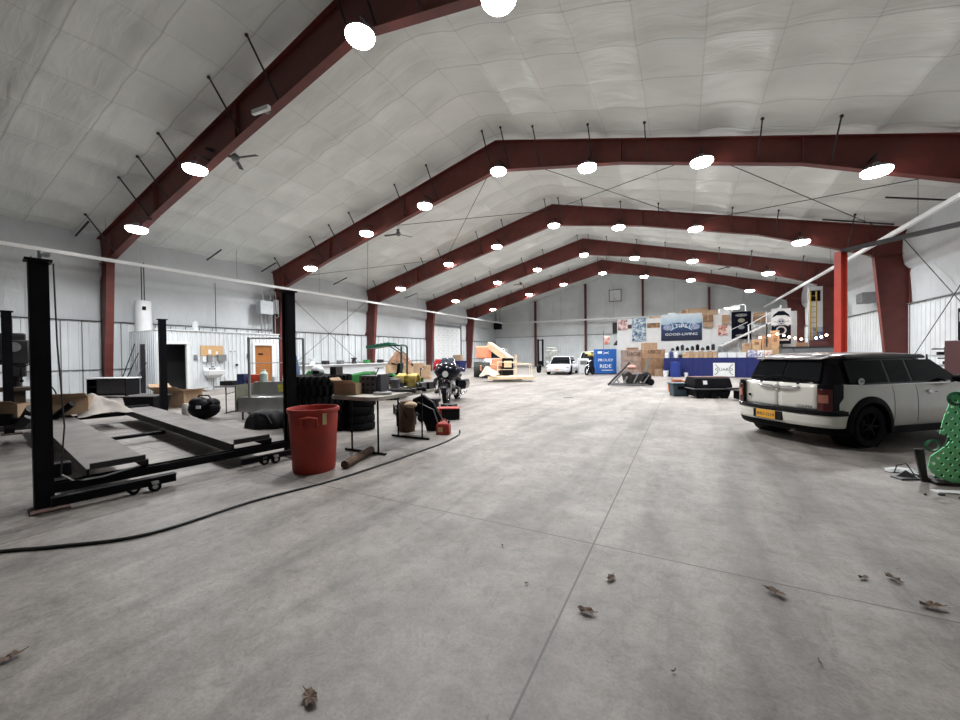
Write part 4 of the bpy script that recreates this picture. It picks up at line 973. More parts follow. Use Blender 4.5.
m = MB(); m.box(-.086, .12, .415, .008, .33, .135); pl = m.build('number_plate', PL, hc, smooth=0, bevel=.003)
text('plate_number', 'JMU-1214', .075, mat('plate_navy', (.05, .04, .12), .4), hc, (-.092, .12, .41), (pi/2, 0, -pi/2), .001)
m = MB(); m.cyl((-.02, -.28, .24), (.12, -.28, .24), .03, n=14); m.build('exhaust', DARK, hc)
# door seams, handle, belt trim, mirror, sticker
SEAM = mat('panel_gap', (.10, .10, .095), .7)
for s in (-1,):
    for x in (1.22, 1.72, 2.86):
        m = MB(); m.tube([(x, s*(interp(HW, x)*f+.002), z) for f, z in ((.985, .36), (1.0, .47), (1.0, .65), (.985, .79), (.965, .88), (.95, .915))], .0025, 5); m.build('door_gap', SEAM, hc)
for s in (-1, 1):
    m = MB(); m.tube([(x, s*interp(HW, x)*.952, .932) for x in (.35, .8, 1.4, 2.0, 2.6, 2.85)], .008, 6); m.build('belt_trim', CHROME, hc)
    m = MB(); m.ball((1.98, s*.832, .80), .055, .012, .035, 14, 8); m.tube([(1.88, s*.84, .80), (1.90, s*.868, .80), (2.06, s*.868, .80), (2.08, s*.84, .80)], .011, 6); m.build('side_handle', CHROME, hc)
    m = MB(); m.ball((2.52, s*.91, 1.0), .06, .10, .065, 14, 8); m.bar((2.58, s*.78, .95), (2.54, s*.9, .97), .04, .03); m.build('side_mirror', CARB, hc)
m = MB(); m.lathe([(0, 0), (.05, .0)], (0, 0, 0), 20, 'Y'); m.v = [(a*1.25+.62, -.783+b, c+.99) for a, b, c in m.v]; m.add([], []); m.build('oval_sticker', WHITE, hc, smooth=0, solid=.002)
text('sticker_text', 'OBX', .035, BLACK, hc, (.62, -.786, .99), (pi/2, 0, 0), .001)
m = MB(); m.box(3.90, 0, .42, .1, .9, .16); m.build('grille', CARB, hc, smooth=0)
for s in (-1, 1):
    m = MB(); m.ball((3.62, s*.60, .72), .12, .12, .11); m.build('headlamp', CHROME, hc)
m = MB(); m.tube([(.40, 0, 1.42), (.34, 0, 1.50)], .004, 5); m.build('aerial', CARB, hc)

# ------------------------------------------------------------------ perforated green mats on a rack, right edge
t = T('green_mat', 'bright green perforated plastic sheet standing on a dark rack at the right edge', 'plastic sheet', (2.57, 5.96, 0), rad(6))
GM = mat('bright_green_plastic', (.27, .94, .44), .45, var=.1)
m = MB(); poly = [(-.20, .09), (-.05, .03), (.12, .05), (.30, .03), (.62, .04), (.62, 1.02), (.04, 1.03), (-.06, .98), (-.08, .86), (-.12, .72), (-.15, .55), (-.06, .50), (-.10, .42), (-.22, .30), (-.24, .18)]
m.prism(poly, 'Y', -.005, .005); gm = m.build('sheet', GM, t, smooth=0)
cut = []
r = random.Random(2)
for i in range(13):
    for k in range(16):
        x = -.2+i*.07+(.035 if k % 2 else 0); z = .10+k*.062
        if x < .58: c = MB(); c.cyl((x, -.06, z), (x, .06, z), .015, n=8); cut += [c]
allc = MB()
for c in cut: allc.add(c.v, c.f)
big = MB(); big.ball((.36, 0, .24), .15, .1, .14, 16, 10); big.ball((.10, 0, .58), .05, .1, .035, 12, 8)
boolean_cut(gm, [allc.build('cut', GM, t, smooth=0), big.build('cut', GM, t, smooth=0)])
m = MB(); m.lathe([(.05, -.02), (.075, 0), (.05, .02), (.05, -.02)], (-.04, -.03, .93), 14, 'Y'); m.build('ring_strap', mat('dark_green', (.01, .10, .04), .5), t)
m = MB(); m.lathe([(.05, -.02), (.07, 0), (.05, .02), (.05, -.02)], (-.22, -.03, .42), 14, 'Y'); m.build('ring_strap', mat('dark_green', (.01, .10, .04), .5), t)
m = MB(); m.prism([(-.33, .36), (-.25, .36), (-.22, .06), (-.14, 0), (-.26, 0)], 'Y', .04, .07); m.build('rack_leg', DARK, t, smooth=0)
m = MB(); m.box(.20, .1, .015, .8, .3, .03); m.build('rack_base', DARK, t, smooth=0)
m = MB(); m.prism([(-.14, .04), (.60, .04), (.60, .98), (.02, .98), (-.02, .55)], 'Y', .09, .11); m.build('dark_hole_backing', mat('hole_shade_green', (.004, .03, .012), .7), t, smooth=0)  # sheet added behind the holes, coloured dark for the shade seen through them
t = MB(); t.lathe([(0, 0), (.10, .0), (.12, .2), (.06, .24), (0, .24)], (2.62, 5.68, .0), n=14); tag(t.build('orange_bucket', mat('orange_plastic', (.50, .13, .04), .5)), 'orange pot cut by the right edge in front of the green sheet', 'pot')
cloth('white_rag', 'white crumpled rag on the floor left of the green sheet', (2.28, 6.36, 0), .28, .18, .06, WHITE, 6, 'rag')
t = MB(); t.box(0, 0, .006, .36, .09, .012, rz=.3); t.box(.2, -.05, .006, .2, .06, .012, rz=-.2); tag(t.build('white_strip', WHITE, None, (2.42, 5.66, 0), smooth=0), 'white plastic strips on the floor under the green sheet', 'strip')
t = MB(); t.box(0, 0, .01, .22, .12, .02, rz=.5); t.prism([(-.1, 0), (.12, 0), (.0, .10)], 'Y', -.01, .01); tag(t.build('grey_shard', GREYP, None, (2.20, 6.05, 0), smooth=0), 'grey plastic shard on the floor between the rag and the rack', 'shard')
m = MB(); m.tube([(2.16, 6.2, .02), (2.2, 6.25, .10), (2.26, 6.2, .14), (2.3, 6.12, .03)], .006, 5); tag(m.build('wire_bit', BLACK), 'bent black wire beside the white rag', 'wire')
r = random.Random(9)
for i in range(4):
    m = MB(); m.box(0, 0, .008, .03+.02*r.random(), .02, .014, rz=r.random()*3); tag(m.build('debris', DARK, None, (2.12+.12*i+.03*r.random(), 5.45+.05*(i % 2), 0), smooth=0), 'dark crumb of debris on the floor below the green sheet', 'debris', 'crumbs below the green sheet')
# dark machine and shelf at the right wall
t = T('machine_cabinet', 'tall dark maroon cabinet cut by the right edge beside the wall', 'cabinet', (7.05, 15.6, 0), rad(-62))
m = MB(); m.box(0, 0, .85, .9, .7, 1.7); m.build('cabinet_body', mat('dark_maroon', (.045, .012, .014), .5), t, smooth=0, bevel=.02)
m = MB(); m.box(-.02, 0, 2.15, .5, .4, .9); m.build('upper_unit', BLACK, t, smooth=0, bevel=.02)
MB().box(-.05, -.22, 2.35, .3, .03, .25).build('panel_window', STEEL, t, smooth=0)
t = T('tool_bench', 'pale metal bench with dark tools along the right wall behind the hatchback', 'bench', (7.35, 17.3, 0), 0)
m = MB(); m.box(0, 0, .95, .7, 1.7, .05); m.box(0, 0, 1.25, .6, 1.5, .03); m.build('shelf', STEEL, t, smooth=0)
for sx in (-.3, .3):
    for sy in (-.75, .75): MB().box(sx, sy, .65, .04, .04, 1.3).build('post', DARK, t, smooth=0)
for i, (dx, dy, z, lab) in enumerate([(-.1, -.5, .98, 'black tool clamp on the wall bench, nearest the cabinet'), (-.05, .0, .98, 'black tool clamp in the middle of the wall bench'), (0, .45, 1.27, 'black tool head on the top shelf of the wall bench')]):
    m = MB(); m.box(0, 0, .06, .35, .12, .1); m.cyl((0, 0, .1), (0, 0, .26), .03); m.box(-.1, 0, .2, .4, .05, .04); tag(m.build('bench_tool', BLACK, None, (7.35+dx, 17.3+dy, z)), lab, 'tool')
t = T('gas_heater', 'small grey box heater hung on the right wall behind the third column', 'heater', (7.70, 24.9, 3.7))
m = MB(); m.box(0, 0, .25, .5, .7, .5); m.build('housing', GREYP, t, smooth=0, bevel=.02)
m = MB()
for i in range(5): m.box(-.26, -.3+i*.15, .25, .02, .04, .4)
m.cyl((0, .35, .3), (0, .8, .3), .09); m.box(.25, 0, .45, .3, .08, .08); m.build('louvre', STEEL, t, smooth=30)

# ------------------------------------------------------------------ motorcycle
t = T('motorcycle', 'black touring motorcycle with chrome fork, parked facing the camera', 'motorcycle', (-6.42, 10.2, 0), rad(-70))
BK = mat('bike_black', (.006, .006, .011), .2, coat=.2, ior=1.3)
# local +x is the front
for x, nm in ((.82, 'front_wheel'), (-.80, 'rear_wheel')):
    w = tyre_mesh(.32, .21, .13 if x > 0 else .17, 0, 32, 'Y'); w.v = [(a+x, b, c+.32) for a, b, c in w.v]; wo = w.build(nm, RUBBER, t)
    m = MB(); m.lathe([(.20, -.05), (.215, 0), (.20, .05), (.185, 0), (.20, -.05)], (x, 0, .32), 28, 'Y'); m.cyl((x, -.07, .32), (x, .07, .32), .045)
    for k in range(8): m.bar((x, 0, .32), (x+.19*cos(k*pi/4), 0, .32+.19*sin(k*pi/4)), .018)
    m.build('rim', CHROME, wo)
m = MB(); m.loft([[(.82+.36*cos(a), s*.08*w_, .32+.36*sin(a)) for s, w_ in ((-1, 1), (-.6, 1.0), (.6, 1.), (1, 1))]+[(.82+.345*cos(a), .06, .32+.345*sin(a)), (.82+.345*cos(a), -.06, .32+.345*sin(a))] for a in [rad(x) for x in range(10, 175, 15)]]); m.build('front_fender', BK, t, smooth=50)
for s in (-1, 1):
    m = MB(); m.cyl((.84, s*.11, .30), (.58, s*.11, .92), .032, n=12); m.build('fork', CHROME, t)
m = MB(); m.loft([[(x, y*w, z+zz*h) for y, zz in ((-1, -.1), (-.7, -.8), (0, -1), (.7, -.8), (1, -.1), (.75, .7), (0, 1), (-.75, .7))] for x, w, h, z in ((.88, .12, .10, .93), (.82, .30, .20, .95), (.68, .40, .27, .98), (.55, .42, .24, 1.0), (.50, .32, .16, 1.0))]); m.build('fairing', BK, t, smooth=60)
m = MB(); m.grid(lambda i, j: (.74-.22*j+.06*-abs(i*2-1), (i*2-1)*(.27-.08*j), 1.13+.24*j), 10, 4); m.build('windshield', mat('smoked_screen', (.05, .06, .085), .08, coat=.5), t, smooth=80, solid=.006)
m = MB(); m.cyl((.84, 0, .90), (.92, 0, .90), .10, n=24); h_ = m.build('headlamp', CHROME, t); m = MB(); m.cyl((.92, 0, .90), (.93, 0, .90), .088, n=24); m.build('lens', mat('lamp_glass', (.55, .56, .52), .1, coat=.5), h_)
for s in (-1, 1): m = MB(); m.cyl((.84, s*.20, .78), (.89, s*.20, .78), .045, n=16); m.build('fog_lamp', CHROME, t)
m = MB(); m.tube([(.62, -.12, 1.05), (.45, -.35, 1.08), (.28, -.44, 1.02)], .016, 8); m.tube([(.62, .12, 1.05), (.45, .35, 1.08), (.28, .44, 1.02)], .016, 8); m.build('handlebar', CHROME, t)
m = MB(); m.loft([[(x, y*w, z+zz*h) for y, zz in ((-1, 0), (-.6, -1), (.6, -1), (1, 0), (.6, .9), (0, 1.1), (-.6, .9))] for x, w, h, z in ((.48, .09, .08, .86), (.30, .17, .12, .86), (.05, .17, .11, .83), (-.10, .09, .06, .78))]); m.build('fuel_tank', BK, t, smooth=60)
m = MB(); m.loft([[(x, -w, z-.05), (x, w, z-.05), (x, w, z+.03), (x, 0, z+.06), (x, -w, z+.03)] for x, w, z in ((.0, .12, .76), (-.25, .20, .70), (-.45, .16, .76), (-.55, .18, .80), (-.85, .15, .80))]); m.build('seat', BLACK, t, smooth=50)
m = MB(); m.loft([[(-.80+.38*cos(a), s*.10, .32+.38*sin(a)) for s in (-1, 1)]+[(-.80+.36*cos(a), .08, .32+.36*sin(a)), (-.80+.36*cos(a), -.08, .32+.36*sin(a))] for a in [rad(x) for x in range(20, 185, 15)]]); m.build('rear_fender', BK, t, smooth=50)
for s in (-1, 1):
    m = MB(); m.loft([[(x, s*a_, z) for a_, z in ((.14, .34), (.34, .36), (.38, .52), (.34, .64), (.14, .64))] for x in (-.42, -.55, -.95, -1.10)]); m.build('saddlebag', BK, t, smooth=40)
    m = MB(); m.cyl((.10, s*.20, .16), (-1.05, s*.26, .22), .04, n=12); m.build('exhaust', CHROME, t)
m = MB(); m.cyl((.02, -.14, .36), (.02, .14, .36), .15, n=18); m.build('crankcase', CHROME, t)
m = MB(); m.cyl((.04, 0, .42), (.22, 0, .70), .085, n=14); m.build('cylinder_head', STEEL, t); m = MB(); m.cyl((-.02, 0, .42), (-.18, 0, .68), .085, n=14); m.build('cylinder_head', STEEL, t)
m = MB(); m.tube([(.40, -.30, .18), (.40, -.32, .45), (.40, -.12, .55), (.40, .12, .55), (.40, .32, .45), (.40, .30, .18)], .017, 8); m.build('crash_bar', CHROME, t)
m = MB(); m.bar((.62, 0, .80), (-.5, 0, .40), .05); m.bar((-.5, 0, .4), (.4, 0, .22), .05); m.build('frame', DARK, t, smooth=0)
t = T('motorcycle', 'dark red motorcycle half hidden behind the black touring motorcycle', 'motorcycle', (-8.45, 12.8, 0), rad(-80))
for x in (.65, -.65):
    w = tyre_mesh(.30, .20, .12, 0, 24, 'Y'); w.v = [(a+x, b, c+.30) for a, b, c in w.v]; w.build('wheel', RUBBER, t)
m = MB(); m.loft([[(x, y*w, z+zz*h) for y, zz in ((-1, 0), (-.6, -1), (.6, -1), (1, 0), (.5, 1), (-.5, 1))] for x, w, h, z in ((.75, .10, .10, .98), (.5, .24, .22, 1.08), (.2, .2, .2, .95), (-.1, .12, .1, .85))]); m.build('body', mat('dark_red_gloss', (.35, .015, .02), .2, coat=.6), t, smooth=50)
m = MB(); m.box(-.35, 0, .80, .7, .26, .12); m.box(0, 0, .45, .5, .3, .4); m.build('seat_and_engine', BLACK, t, smooth=0, bevel=.03)
m = MB(); m.cyl((.66, 0, .3), (.5, 0, .95), .04); m.build('fork', CHROME, t)

# ------------------------------------------------------------------ green mower with canopy
t = T('riding_mower', 'green riding mower with a green canopy behind the work table', 'mower', (-9.1, 10.05, 0), rad(205))
m = MB(); m.loft([[(x, -w, z0), (x, w, z0), (x, w*1., z1-.06), (x, w*.7, z1), (x, -w*.7, z1), (x, -w, z1-.06)] for x, w, z0, z1 in ((.35, .28, .35, .92), (.6, .30, .35, .93), (1.0, .28, .38, .86), (1.15, .22, .42, .76))]); m.build('hood', GREEN, t, smooth=30)
for s in (-1, 1):
    m = MB(); m.loft([[(x, s*y0, z), (x, s*y1, z), (x, s*y1, z-.06), (x, s*y0, z-.06)] for x, y0, y1, z in ((.05, .22, .48, .52), (-.15, .22, .52, .82), (-.45, .22, .52, .86), (-.75, .22, .50, .62))]); m.build('fender', GREEN, t, smooth=40)
    w = tyre_mesh(.36, .18, .24, .12, 30, 'Y'); w.v = [(a-.42, b+s*.46, c+.36) for a, b, c in w.v]; o = w.build('rear_wheel', RUBBER, t); m = MB(); m.cyl((-.42, s*.40, .36), (-.42, s*.52, .36), .17, n=20); m.build('hub', YELLOW, o)
    w = tyre_mesh(.22, .11, .16, 0, 24, 'Y'); w.v = [(a+.85, b+s*.42, c+.22) for a, b, c in w.v]; o = w.build('front_wheel', RUBBER, t); m = MB(); m.cyl((.85, s*.38, .22), (.85, s*.45, .22), .10, n=16); m.build('hub', YELLOW, o)
m = MB(); m.box(.0, 0, .38, 1.7, .44, .14); m.build('chassis', DARK, t, smooth=0)
m = MB(); m.box(-.35, 0, .80, .42, .42, .12); m.box(-.58, 0, 1.02, .12, .42, .38, ry=-.15); m.build('seat', BLACK, t, smooth=0, bevel=.03)
m = MB(); m.tube([(-.72, -.40, .6), (-.74, -.40, 1.72), (-.72, -.34, 1.80), (-.72, .34, 1.80), (-.74, .40, 1.72), (-.72, .40, .6)], .032, 8); m.build('roll_bar', mat('dark_teal', (.01, .05, .045), .4), t)
m = MB(); m.tube([(.30, 0, .75), (.16, 0, 1.02)], .02, 6); m.lathe([(.15, -.012), (.17, 0), (.15, .012), (.15, -.012)], (.14, 0, 1.04), 18); m.build('steering', BLACK, t)
m = MB()
for s in (-1, 1): m.bar((-.72, s*.3, 1.5), (-.30, s*.3, 1.80), .03); m.bar((-.72, s*.3, 1.80), (.3, s*.3, 1.80), .03)
m.build('canopy_brace', mat('dark_teal', (.01, .05, .045), .4), t, smooth=0)
m = MB(); n_ = 14
for k in range(n_):
    x = -.40+k*.82/n_; m.box(x+.04, 0, 1.84+.03*(k % 2)-.12*(k/n_)**1.5, .062, .92, .06)
m.box(.02, 0, 1.785, .82, .9, .06, ry=.14); m.build('canopy', mat('canopy_green', (.008, .12, .07), .5), t, smooth=0)
t = T('implement', 'green loader arms with grey parts left of the mower canopy', 'loader', (-10.75, 9.2, 0), rad(205))
m = MB(); m.bar((-.2, -.3, .35), (.5, -.3, .95), .09, .14); m.bar((-.2, .3, .35), (.5, .3, .95), .09, .14); m.bar((.5, -.3, .95), (.9, -.3, .55), .08, .12); m.bar((.5, .3, .95), (.9, .3, .55), .08, .12); m.build('arm', GREEN, t, smooth=0)
m = MB(); m.box(-.15, 0, .25, .5, .7, .4); m.build('base', DARK, t, smooth=0); m = MB(); m.bar((0, -.36, .5), (.45, -.36, .85), .04); m.build('cylinder', CHROME, t, smooth=0)

# ------------------------------------------------------------------ boom lift in the back left
t = T('boom_lift', 'orange boom lift with a cream boom and low cream work platform', 'boom lift', (-10.8, 20.3, 0), rad(28))
for x, y in ((-.15, 2.2), (.36, 1.2), (1.6, 1.7), (1.6, 3.3)):
    if 1:
        w = tyre_mesh(.47, .24, .52, .14, 28, 'Y')
        w.v = [(b+x, a+y, c+.48) for a, b, c in w.v]; o = w.build('wheel', mat('grey_tyre', (.06, .065, .06), .85), t)
        m = MB(); m.cyl((x-.18, y, .48), (x+.18, y, .48), .2, n=20); m.build('hub', ORANGE, o)
m = MB(); m.box(.65, 2.45, .60, 1.3, 2.2, .35); m.build('chassis', ORANGE, t, smooth=0, bevel=.03)
m = MB(); m.box(.25, 2.6, 1.62, 1.0, 1.2, .80); m.build('counterweight', ORANGE, t, smooth=0, bevel=.08)
m = MB(); m.box(1.2, 1.6, .95, .9, .8, .5); m.box(.75, 1.25, .55, .5, .5, .6); m.build('turret', ORANGE, t, smooth=0, bevel=.03)
m = MB(); m.bar((.60, 2.2, 2.10), (1.95, .9, 1.05), .34, .42); m.build('boom', CREAM, t, smooth=0, bevel=.02)
m = MB(); m.bar((1.75, 1.1, 1.15), (1.75, -1.6, .55), .22, .26); m.build('lower_boom', CREAM, t, smooth=0)
m = MB(); m.box(1.55, -1.55, .78, .62, .2, .95); m.build('control_console', BLACK, t, smooth=0, bevel=.02)
MB().box(1.55, -1.67, .92, .42, .02, .36).build('console_panel', CREAM, t, smooth=0)
m = MB(); m.box(1.65, -2.2, .20, 2.45, .95, .16); m.build('platform', CREAM, t, smooth=0, bevel=.02)
for x, z in ((.95, 1.05), (1.95, 1.45), (2.75, .95)):
    for y in (-2.6, -1.8): m = MB(); m.cyl((x, y, .25), (x, y, z), .025, n=8); m.build('guard_post', CREAM, t)
m = MB(); m.cyl((.95, -2.6, 1.05), (1.95, -2.6, 1.05), .02, n=8); m.cyl((1.95, -2.6, .92), (2.75, -2.6, .92), .02, n=8); m.cyl((.95, -1.8, 1.05), (2.75, -1.8, .92), .02, n=8); m.cyl((.95, -2.6, .65), (1.95, -2.6, .65), .015, n=8); m.build('guard_rail', CREAM, t)
m = MB(); m.box(1.5, -2.0, .10, 1.6, .3, .12); m.build('underframe', DARK, t, smooth=0)
cloth('white_tarp', 'white crumpled tarp heaped on the left end of the cream platform', (-9.28, 18.6, .28), .95, .7, .62, mat('off_white_tarp', (.62, .55, .48), .8), 12, 'tarp')

# ------------------------------------------------------------------ cars at the back
def simple_car(name, lab, loc, rz, L_, W_, H_, paint, roof_k=.78, hood=.72, cab=(.22, .34, .62, .74)):
    t = T(name, lab, 'car', loc, rz); hw = W_/2; secs = []
    for f, w, z0, z1 in ((0, .72, .35, .60), (.015, .86, .26, .72), (.06, .97, .20, .78), (.25, 1, .18, .80), (.5, 1, .18, .78), (.72, 1., .18, hood+.02), (.86, .98, .18, hood-.04), (.94, .90, .19, hood-.13), (.985, .74, .22, hood-.24), (1, .60, .28, hood-.30)):
        x = f*L_; half = [(0, z0), (w*.92*hw, z0), (w*hw, z0+.12), (w*hw, z0+(z1-z0)*.65), (w*.94*hw, z1-.02), (w*.8*hw, z1), (0, z1+.02)]
        secs.append([(x, -a, b) for a, b in half]+[(x, a, b) for a, b in half[::-1][1:-1]])
    m = MB(); m.loft(secs); body = m.build('body', paint, t, smooth=35)
    wx = (.19*L_, .80*L_); cuts = []
    for x in wx:
        for s in (-1, 1): m = MB(); m.cyl((x, s*(hw+.2), .32), (x, s*(hw-.28), .32), .37, n=28); cuts.append(m.build('cut', paint, t, smooth=0))
    boolean_cut(body, cuts)
    for x in wx:
        for s in (-1, 1): car_wheel(t, x, s*(hw-.13), .315, .21, s, CARB, 5)
    m = MB(); a, b, c, d = [q*L_ for q in cab]; zb = .76
    rows = [[(a, -hw*.84, zb), (d, -hw*.86, hood-.02), (d, hw*.86, hood-.02), (a, hw*.84, zb)], [((a+b)/2, -hw*.76, (zb+H_)/2), ((c+d)/2, -hw*.78, (zb+H_)/2), ((c+d)/2, hw*.78, (zb+H_)/2), ((a+b)/2, hw*.76, (zb+H_)/2)], [(b, -hw*.66, H_-.04), (c, -hw*.66, H_-.04), (c, hw*.66, H_-.04), (b, hw*.66, H_-.04)]]
    m.loft(rows); m.build('glasshouse', GLASS, t, smooth=0, bevel=.03)
    m = MB(); m.loft([[(b-.05, -hw*.67, H_-.05), (c+.04, -hw*.67, H_-.05), (c+.04, hw*.67, H_-.05), (b-.05, hw*.67, H_-.05)], [(b, -hw*.58, H_), (c-.04, -hw*.58, H_), (c-.04, hw*.58, H_), (b, hw*.58, H_)]]); m.build('roof', paint, t, smooth=0, bevel=.015)
    for s in (-1, 1):
        m = MB(); m.bar((d-.02, s*hw*.84, hood), (c, s*hw*.66, H_-.03), .05, .05); m.bar((a, s*hw*.82, zb), (b, s*hw*.66, H_-.03), .08, .06); m.build('pillar', paint, t, smooth=0)
        m = MB(); m.ball((L_*.945, s*hw*.70, hood-.16), .13, .20, .07); m.build('headlamp', mat('headlamp_glass', (.6, .62, .65), .1, coat=.6), t)
        m = MB(); m.ball((d-.25, s*(hw+.05), .86), .07, .11, .07); m.build('side_mirror', paint, t)
    m = MB(); m.box(L_*.990, 0, .38, .05, W_*.52, .16); m.build('grille', BLACK, t, smooth=0, bevel=.02)
    m = MB(); m.box(L_*1.0, 0, .40, .02, .30, .13); m.build('number_plate', mat('plate_pale_orange', (.65, .35, .25), .5), t, smooth=0)
    return t
SILV = mat('silver_white_paint', (.62, .65, .70), .2, coat=.8)
simple_car('sports_car', 'low silver white sports coupe facing the camera at the back of the hall', (-8.06, 30.05, 0), rad(-86), 4.2, 1.78, 1.28, SILV)
simple_car('parked_car', 'white car parked behind the sports coupe, its roof showing above', (-7.4, 36.2, 0), rad(-85), 4.4, 1.8, 1.62, mat('white_car_paint', (.70, .72, .74), .25, coat=.6), hood=.98, cab=(.05, .10, .62, .72))
simple_car('parked_car', 'white truck-like car parked against the left wall behind the boom lift', (-14.3, 30.6, 0), rad(-70), 4.6, 1.9, 1.95, mat('white_car_paint', (.70, .72, .74), .25), hood=1.15, cab=(.05, .10, .62, .72))
t = T('wrapped_pallet', 'tall grey film-wrapped pallet load behind the sports coupe', 'pallet load', (-9.6, 30.6, 0), rad(20))
MB().box(0, 0, .07, 1.1, 1.0, .13).build('pallet', WOOD, t, smooth=0)
m = MB(); m.box(0, 0, .95, 1.0, .9, 1.6); m.box(-.05, 0, 1.85, .8, .7, .3); m.build('wrapped_load', mat('grey_film', (.34, .35, .33), .35, var=.6, vs=4, bump=.6, bs=5), t, smooth=0, bevel=.05)
m = tyre_mesh(.33, .2, .2, 0, 28, 'X'); tag(m.build('tyre', RUBBER, None, (-10.0, 28.6, .33)), 'single upright tyre leaning left of the sports coupe', 'tyre')
t = T('lift_mast', 'black forklift mast standing against the end wall behind the boom lift', 'mast', (-14.9, 43.2, 0))
for s in (-1, 1): m = MB(); m.box(s*.28, 0, 1.6, .16, .2, 3.2); m.build('channel', BLACK, t, smooth=0)
m = MB(); m.box(0, 0, .4, .6, .22, .5); m.box(0, 0, 3.1, .6, .15, .12); m.box(0, -.5, .06, .5, 1.0, .08); m.build('carriage', BLACK, t, smooth=0)
# heater and speaker on the end wall
t = T('unit_heater', 'black unit heater hung in the far left corner of the end wall', 'heater', (-20.6, 43.6, 4.6)); m = MB(); m.box(0, 0, .4, .9, .6, .8); m.build('housing', BLACK, t, smooth=0, bevel=.03); m = MB(); m.cyl((-.3, 0, .8), (-.3, 0, 3.), .02); m.cyl((.3, 0, .8), (.3, 0, 3.), .02); m.build('hanger', DARK, t)
rbox('wall_louvre', 'dark rectangular louvre on the end wall left of the white booth', 'louvre', (-6.7, 44.72, 3.7), (.6, .1, 1.15), DARK)
t = T('basketball_backboard', 'white outlined basketball backboard high on the end wall', 'backboard', (-6.64, 44.2, 7.78))
m = MB()
for x, z, a, b_ in ((0, .62, 1.3, .06), (0, -.62, 1.3, .06), (-.62, 0, .06, 1.3), (.62, 0, .06, 1.3)): m.box(x, 0, z, a, .04, b_)
m.build('border', DARK, t, smooth=0); MB().box(0, .02, 0, 1.26, .02, 1.2).build('board', mat('board_grey', (.58, .61, .62), .4), t, smooth=0)
m = MB(); m.lathe([(.21, -.01), (.23, 0), (.21, .01), (.21, -.01)], (0, -.28, -.45), 20); m.build('rim', ORANGE, t); m = MB(); m.bar((0, 0, .2), (0, .6, .2), .06); m.bar((0, 0, -.3), (0, .6, -.3), .06); m.build('bracket', DARK, t, smooth=0)

# white goods, small bike, pallet loads
t = T('white_cabinet', 'pale white appliance box standing right of the sports coupe', 'appliance', (-6.45, 28.0, 0), rad(24)); m = MB(); m.box(0, 0, .55, .70, .6, 1.1); m.build('casing', WHITE, t, smooth=0, bevel=.03); m = MB(); m.box(0, -.31, .8, .5, .02, .25); m.build('panel', GREYP, t, smooth=0)
t = T('yellow_machine', 'yellow and dark machine standing behind the pale appliance box', 'machine', (-6.0, 29.0, 0), rad(24)); m = MB(); m.box(0, 0, .65, 1.2, .7, 1.2); m.build('base', DARK, t, smooth=0); m = MB(); m.ball((-.3, 0, 1.35), .3, .25, .2); m.box(.3, 0, 1.35, .5, .4, .25); m.build('cover', YELLOW, t, bevel=.03); m = MB(); m.box(-.5, -.1, 1.3, .25, .3, .3); m.build('seat', DARK, t, smooth=0)
t = T('dirt_bike', 'small dark and chrome motorbike standing before the blue display', 'motorcycle', (-5.68, 26.6, 0), rad(-100))
for x in (.5, -.5):
    m = tyre_mesh(.30, .22, .10, 0, 22, 'Y'); m.v = [(a+x, b, c+.3) for a, b, c in m.v]; m.build('wheel', RUBBER, t)
m = MB(); m.cyl((.5, -.08, .3), (.3, -.08, .95), .03); m.cyl((.5, .08, .3), (.3, .08, .95), .03); m.cyl((.3, -.3, .98), (.3, .3, .98), .015); m.build('fork', CHROME, t)
m = MB(); m.box(0, 0, .5, .5, .25, .3); m.box(-.1, 0, .78, .8, .2, .12); m.box(.15, 0, .82, .3, .24, .16); m.build('frame_and_tank', BLACK, t, smooth=0, bevel=.03)
def pallet(parent):
    m = MB()
    for k in range(5): m.box(-.48+k*.24, 0, .13, .14, 1.0, .02)
    for k in (-.42, 0, .42): m.box(0, k, .065, 1.1, .09, .09)
    m.build('pallet', WOOD, parent, smooth=0)
r = random.Random(5)
def carton_stack(loc, rz, rows, labfmt, grp, m_=CARDB, sz=(.5, .45, .42)):
    pos_names = {}
    for i, (dx, dy, dz, s_, nm) in enumerate(rows):
        c_, s0 = cos(rz), sin(rz); carton('cardboard_box', labfmt % nm, (loc[0]+dx*c_-dy*s0, loc[1]+dx*s0+dy*c_, loc[2]+dz), s_, rz+r.uniform(-.04, .04), m_, 0, grp)
t = T('wooden_pallet', 'wooden pallet under tan cartons in front of the third red column', 'pallet', (-14.3, 19.2, 0), rad(28)); pallet(t)
carton_stack((-14.3, 19.2, .14), rad(28), [(-.28, 0, 0, (.5, .9, .55), 'lower left'), (.27, 0, 0, (.5, .9, .45), 'lower right'), (-.2, 0, .55, (.6, .8, .3), 'upper left'), (.32, .1, .45, (.4, .6, .25), 'upper right')], 'tan carton on the pallet by the third column, %s', 'cartons on the pallet by the column')
t = T('wooden_crate', 'open tan crate of brown junk behind the mower canopy', 'crate', (-13.0, 15.6, 0), rad(28))
m = MB(); m.box(0, -.5, .5, 1.2, .03, 1.0); m.box(0, .5, .5, 1.2, .03, 1.0); m.box(-.6, 0, .5, .03, 1.0, 1.0); m.box(.6, 0, .5, .03, 1.0, 1.0); m.box(0, 0, .05, 1.2, 1.0, .05); m.build('side', WOOD, t, smooth=0)
cloth('brown_heap', 'heap of brown canvas and stuffing filling the tan crate behind the mower', (-13.0, 15.6, .9), 1.3, 1.1, .95, mat('brown_canvas', (.22, .12, .07), .9, var=.6, vs=6), 21, 'canvas heap')
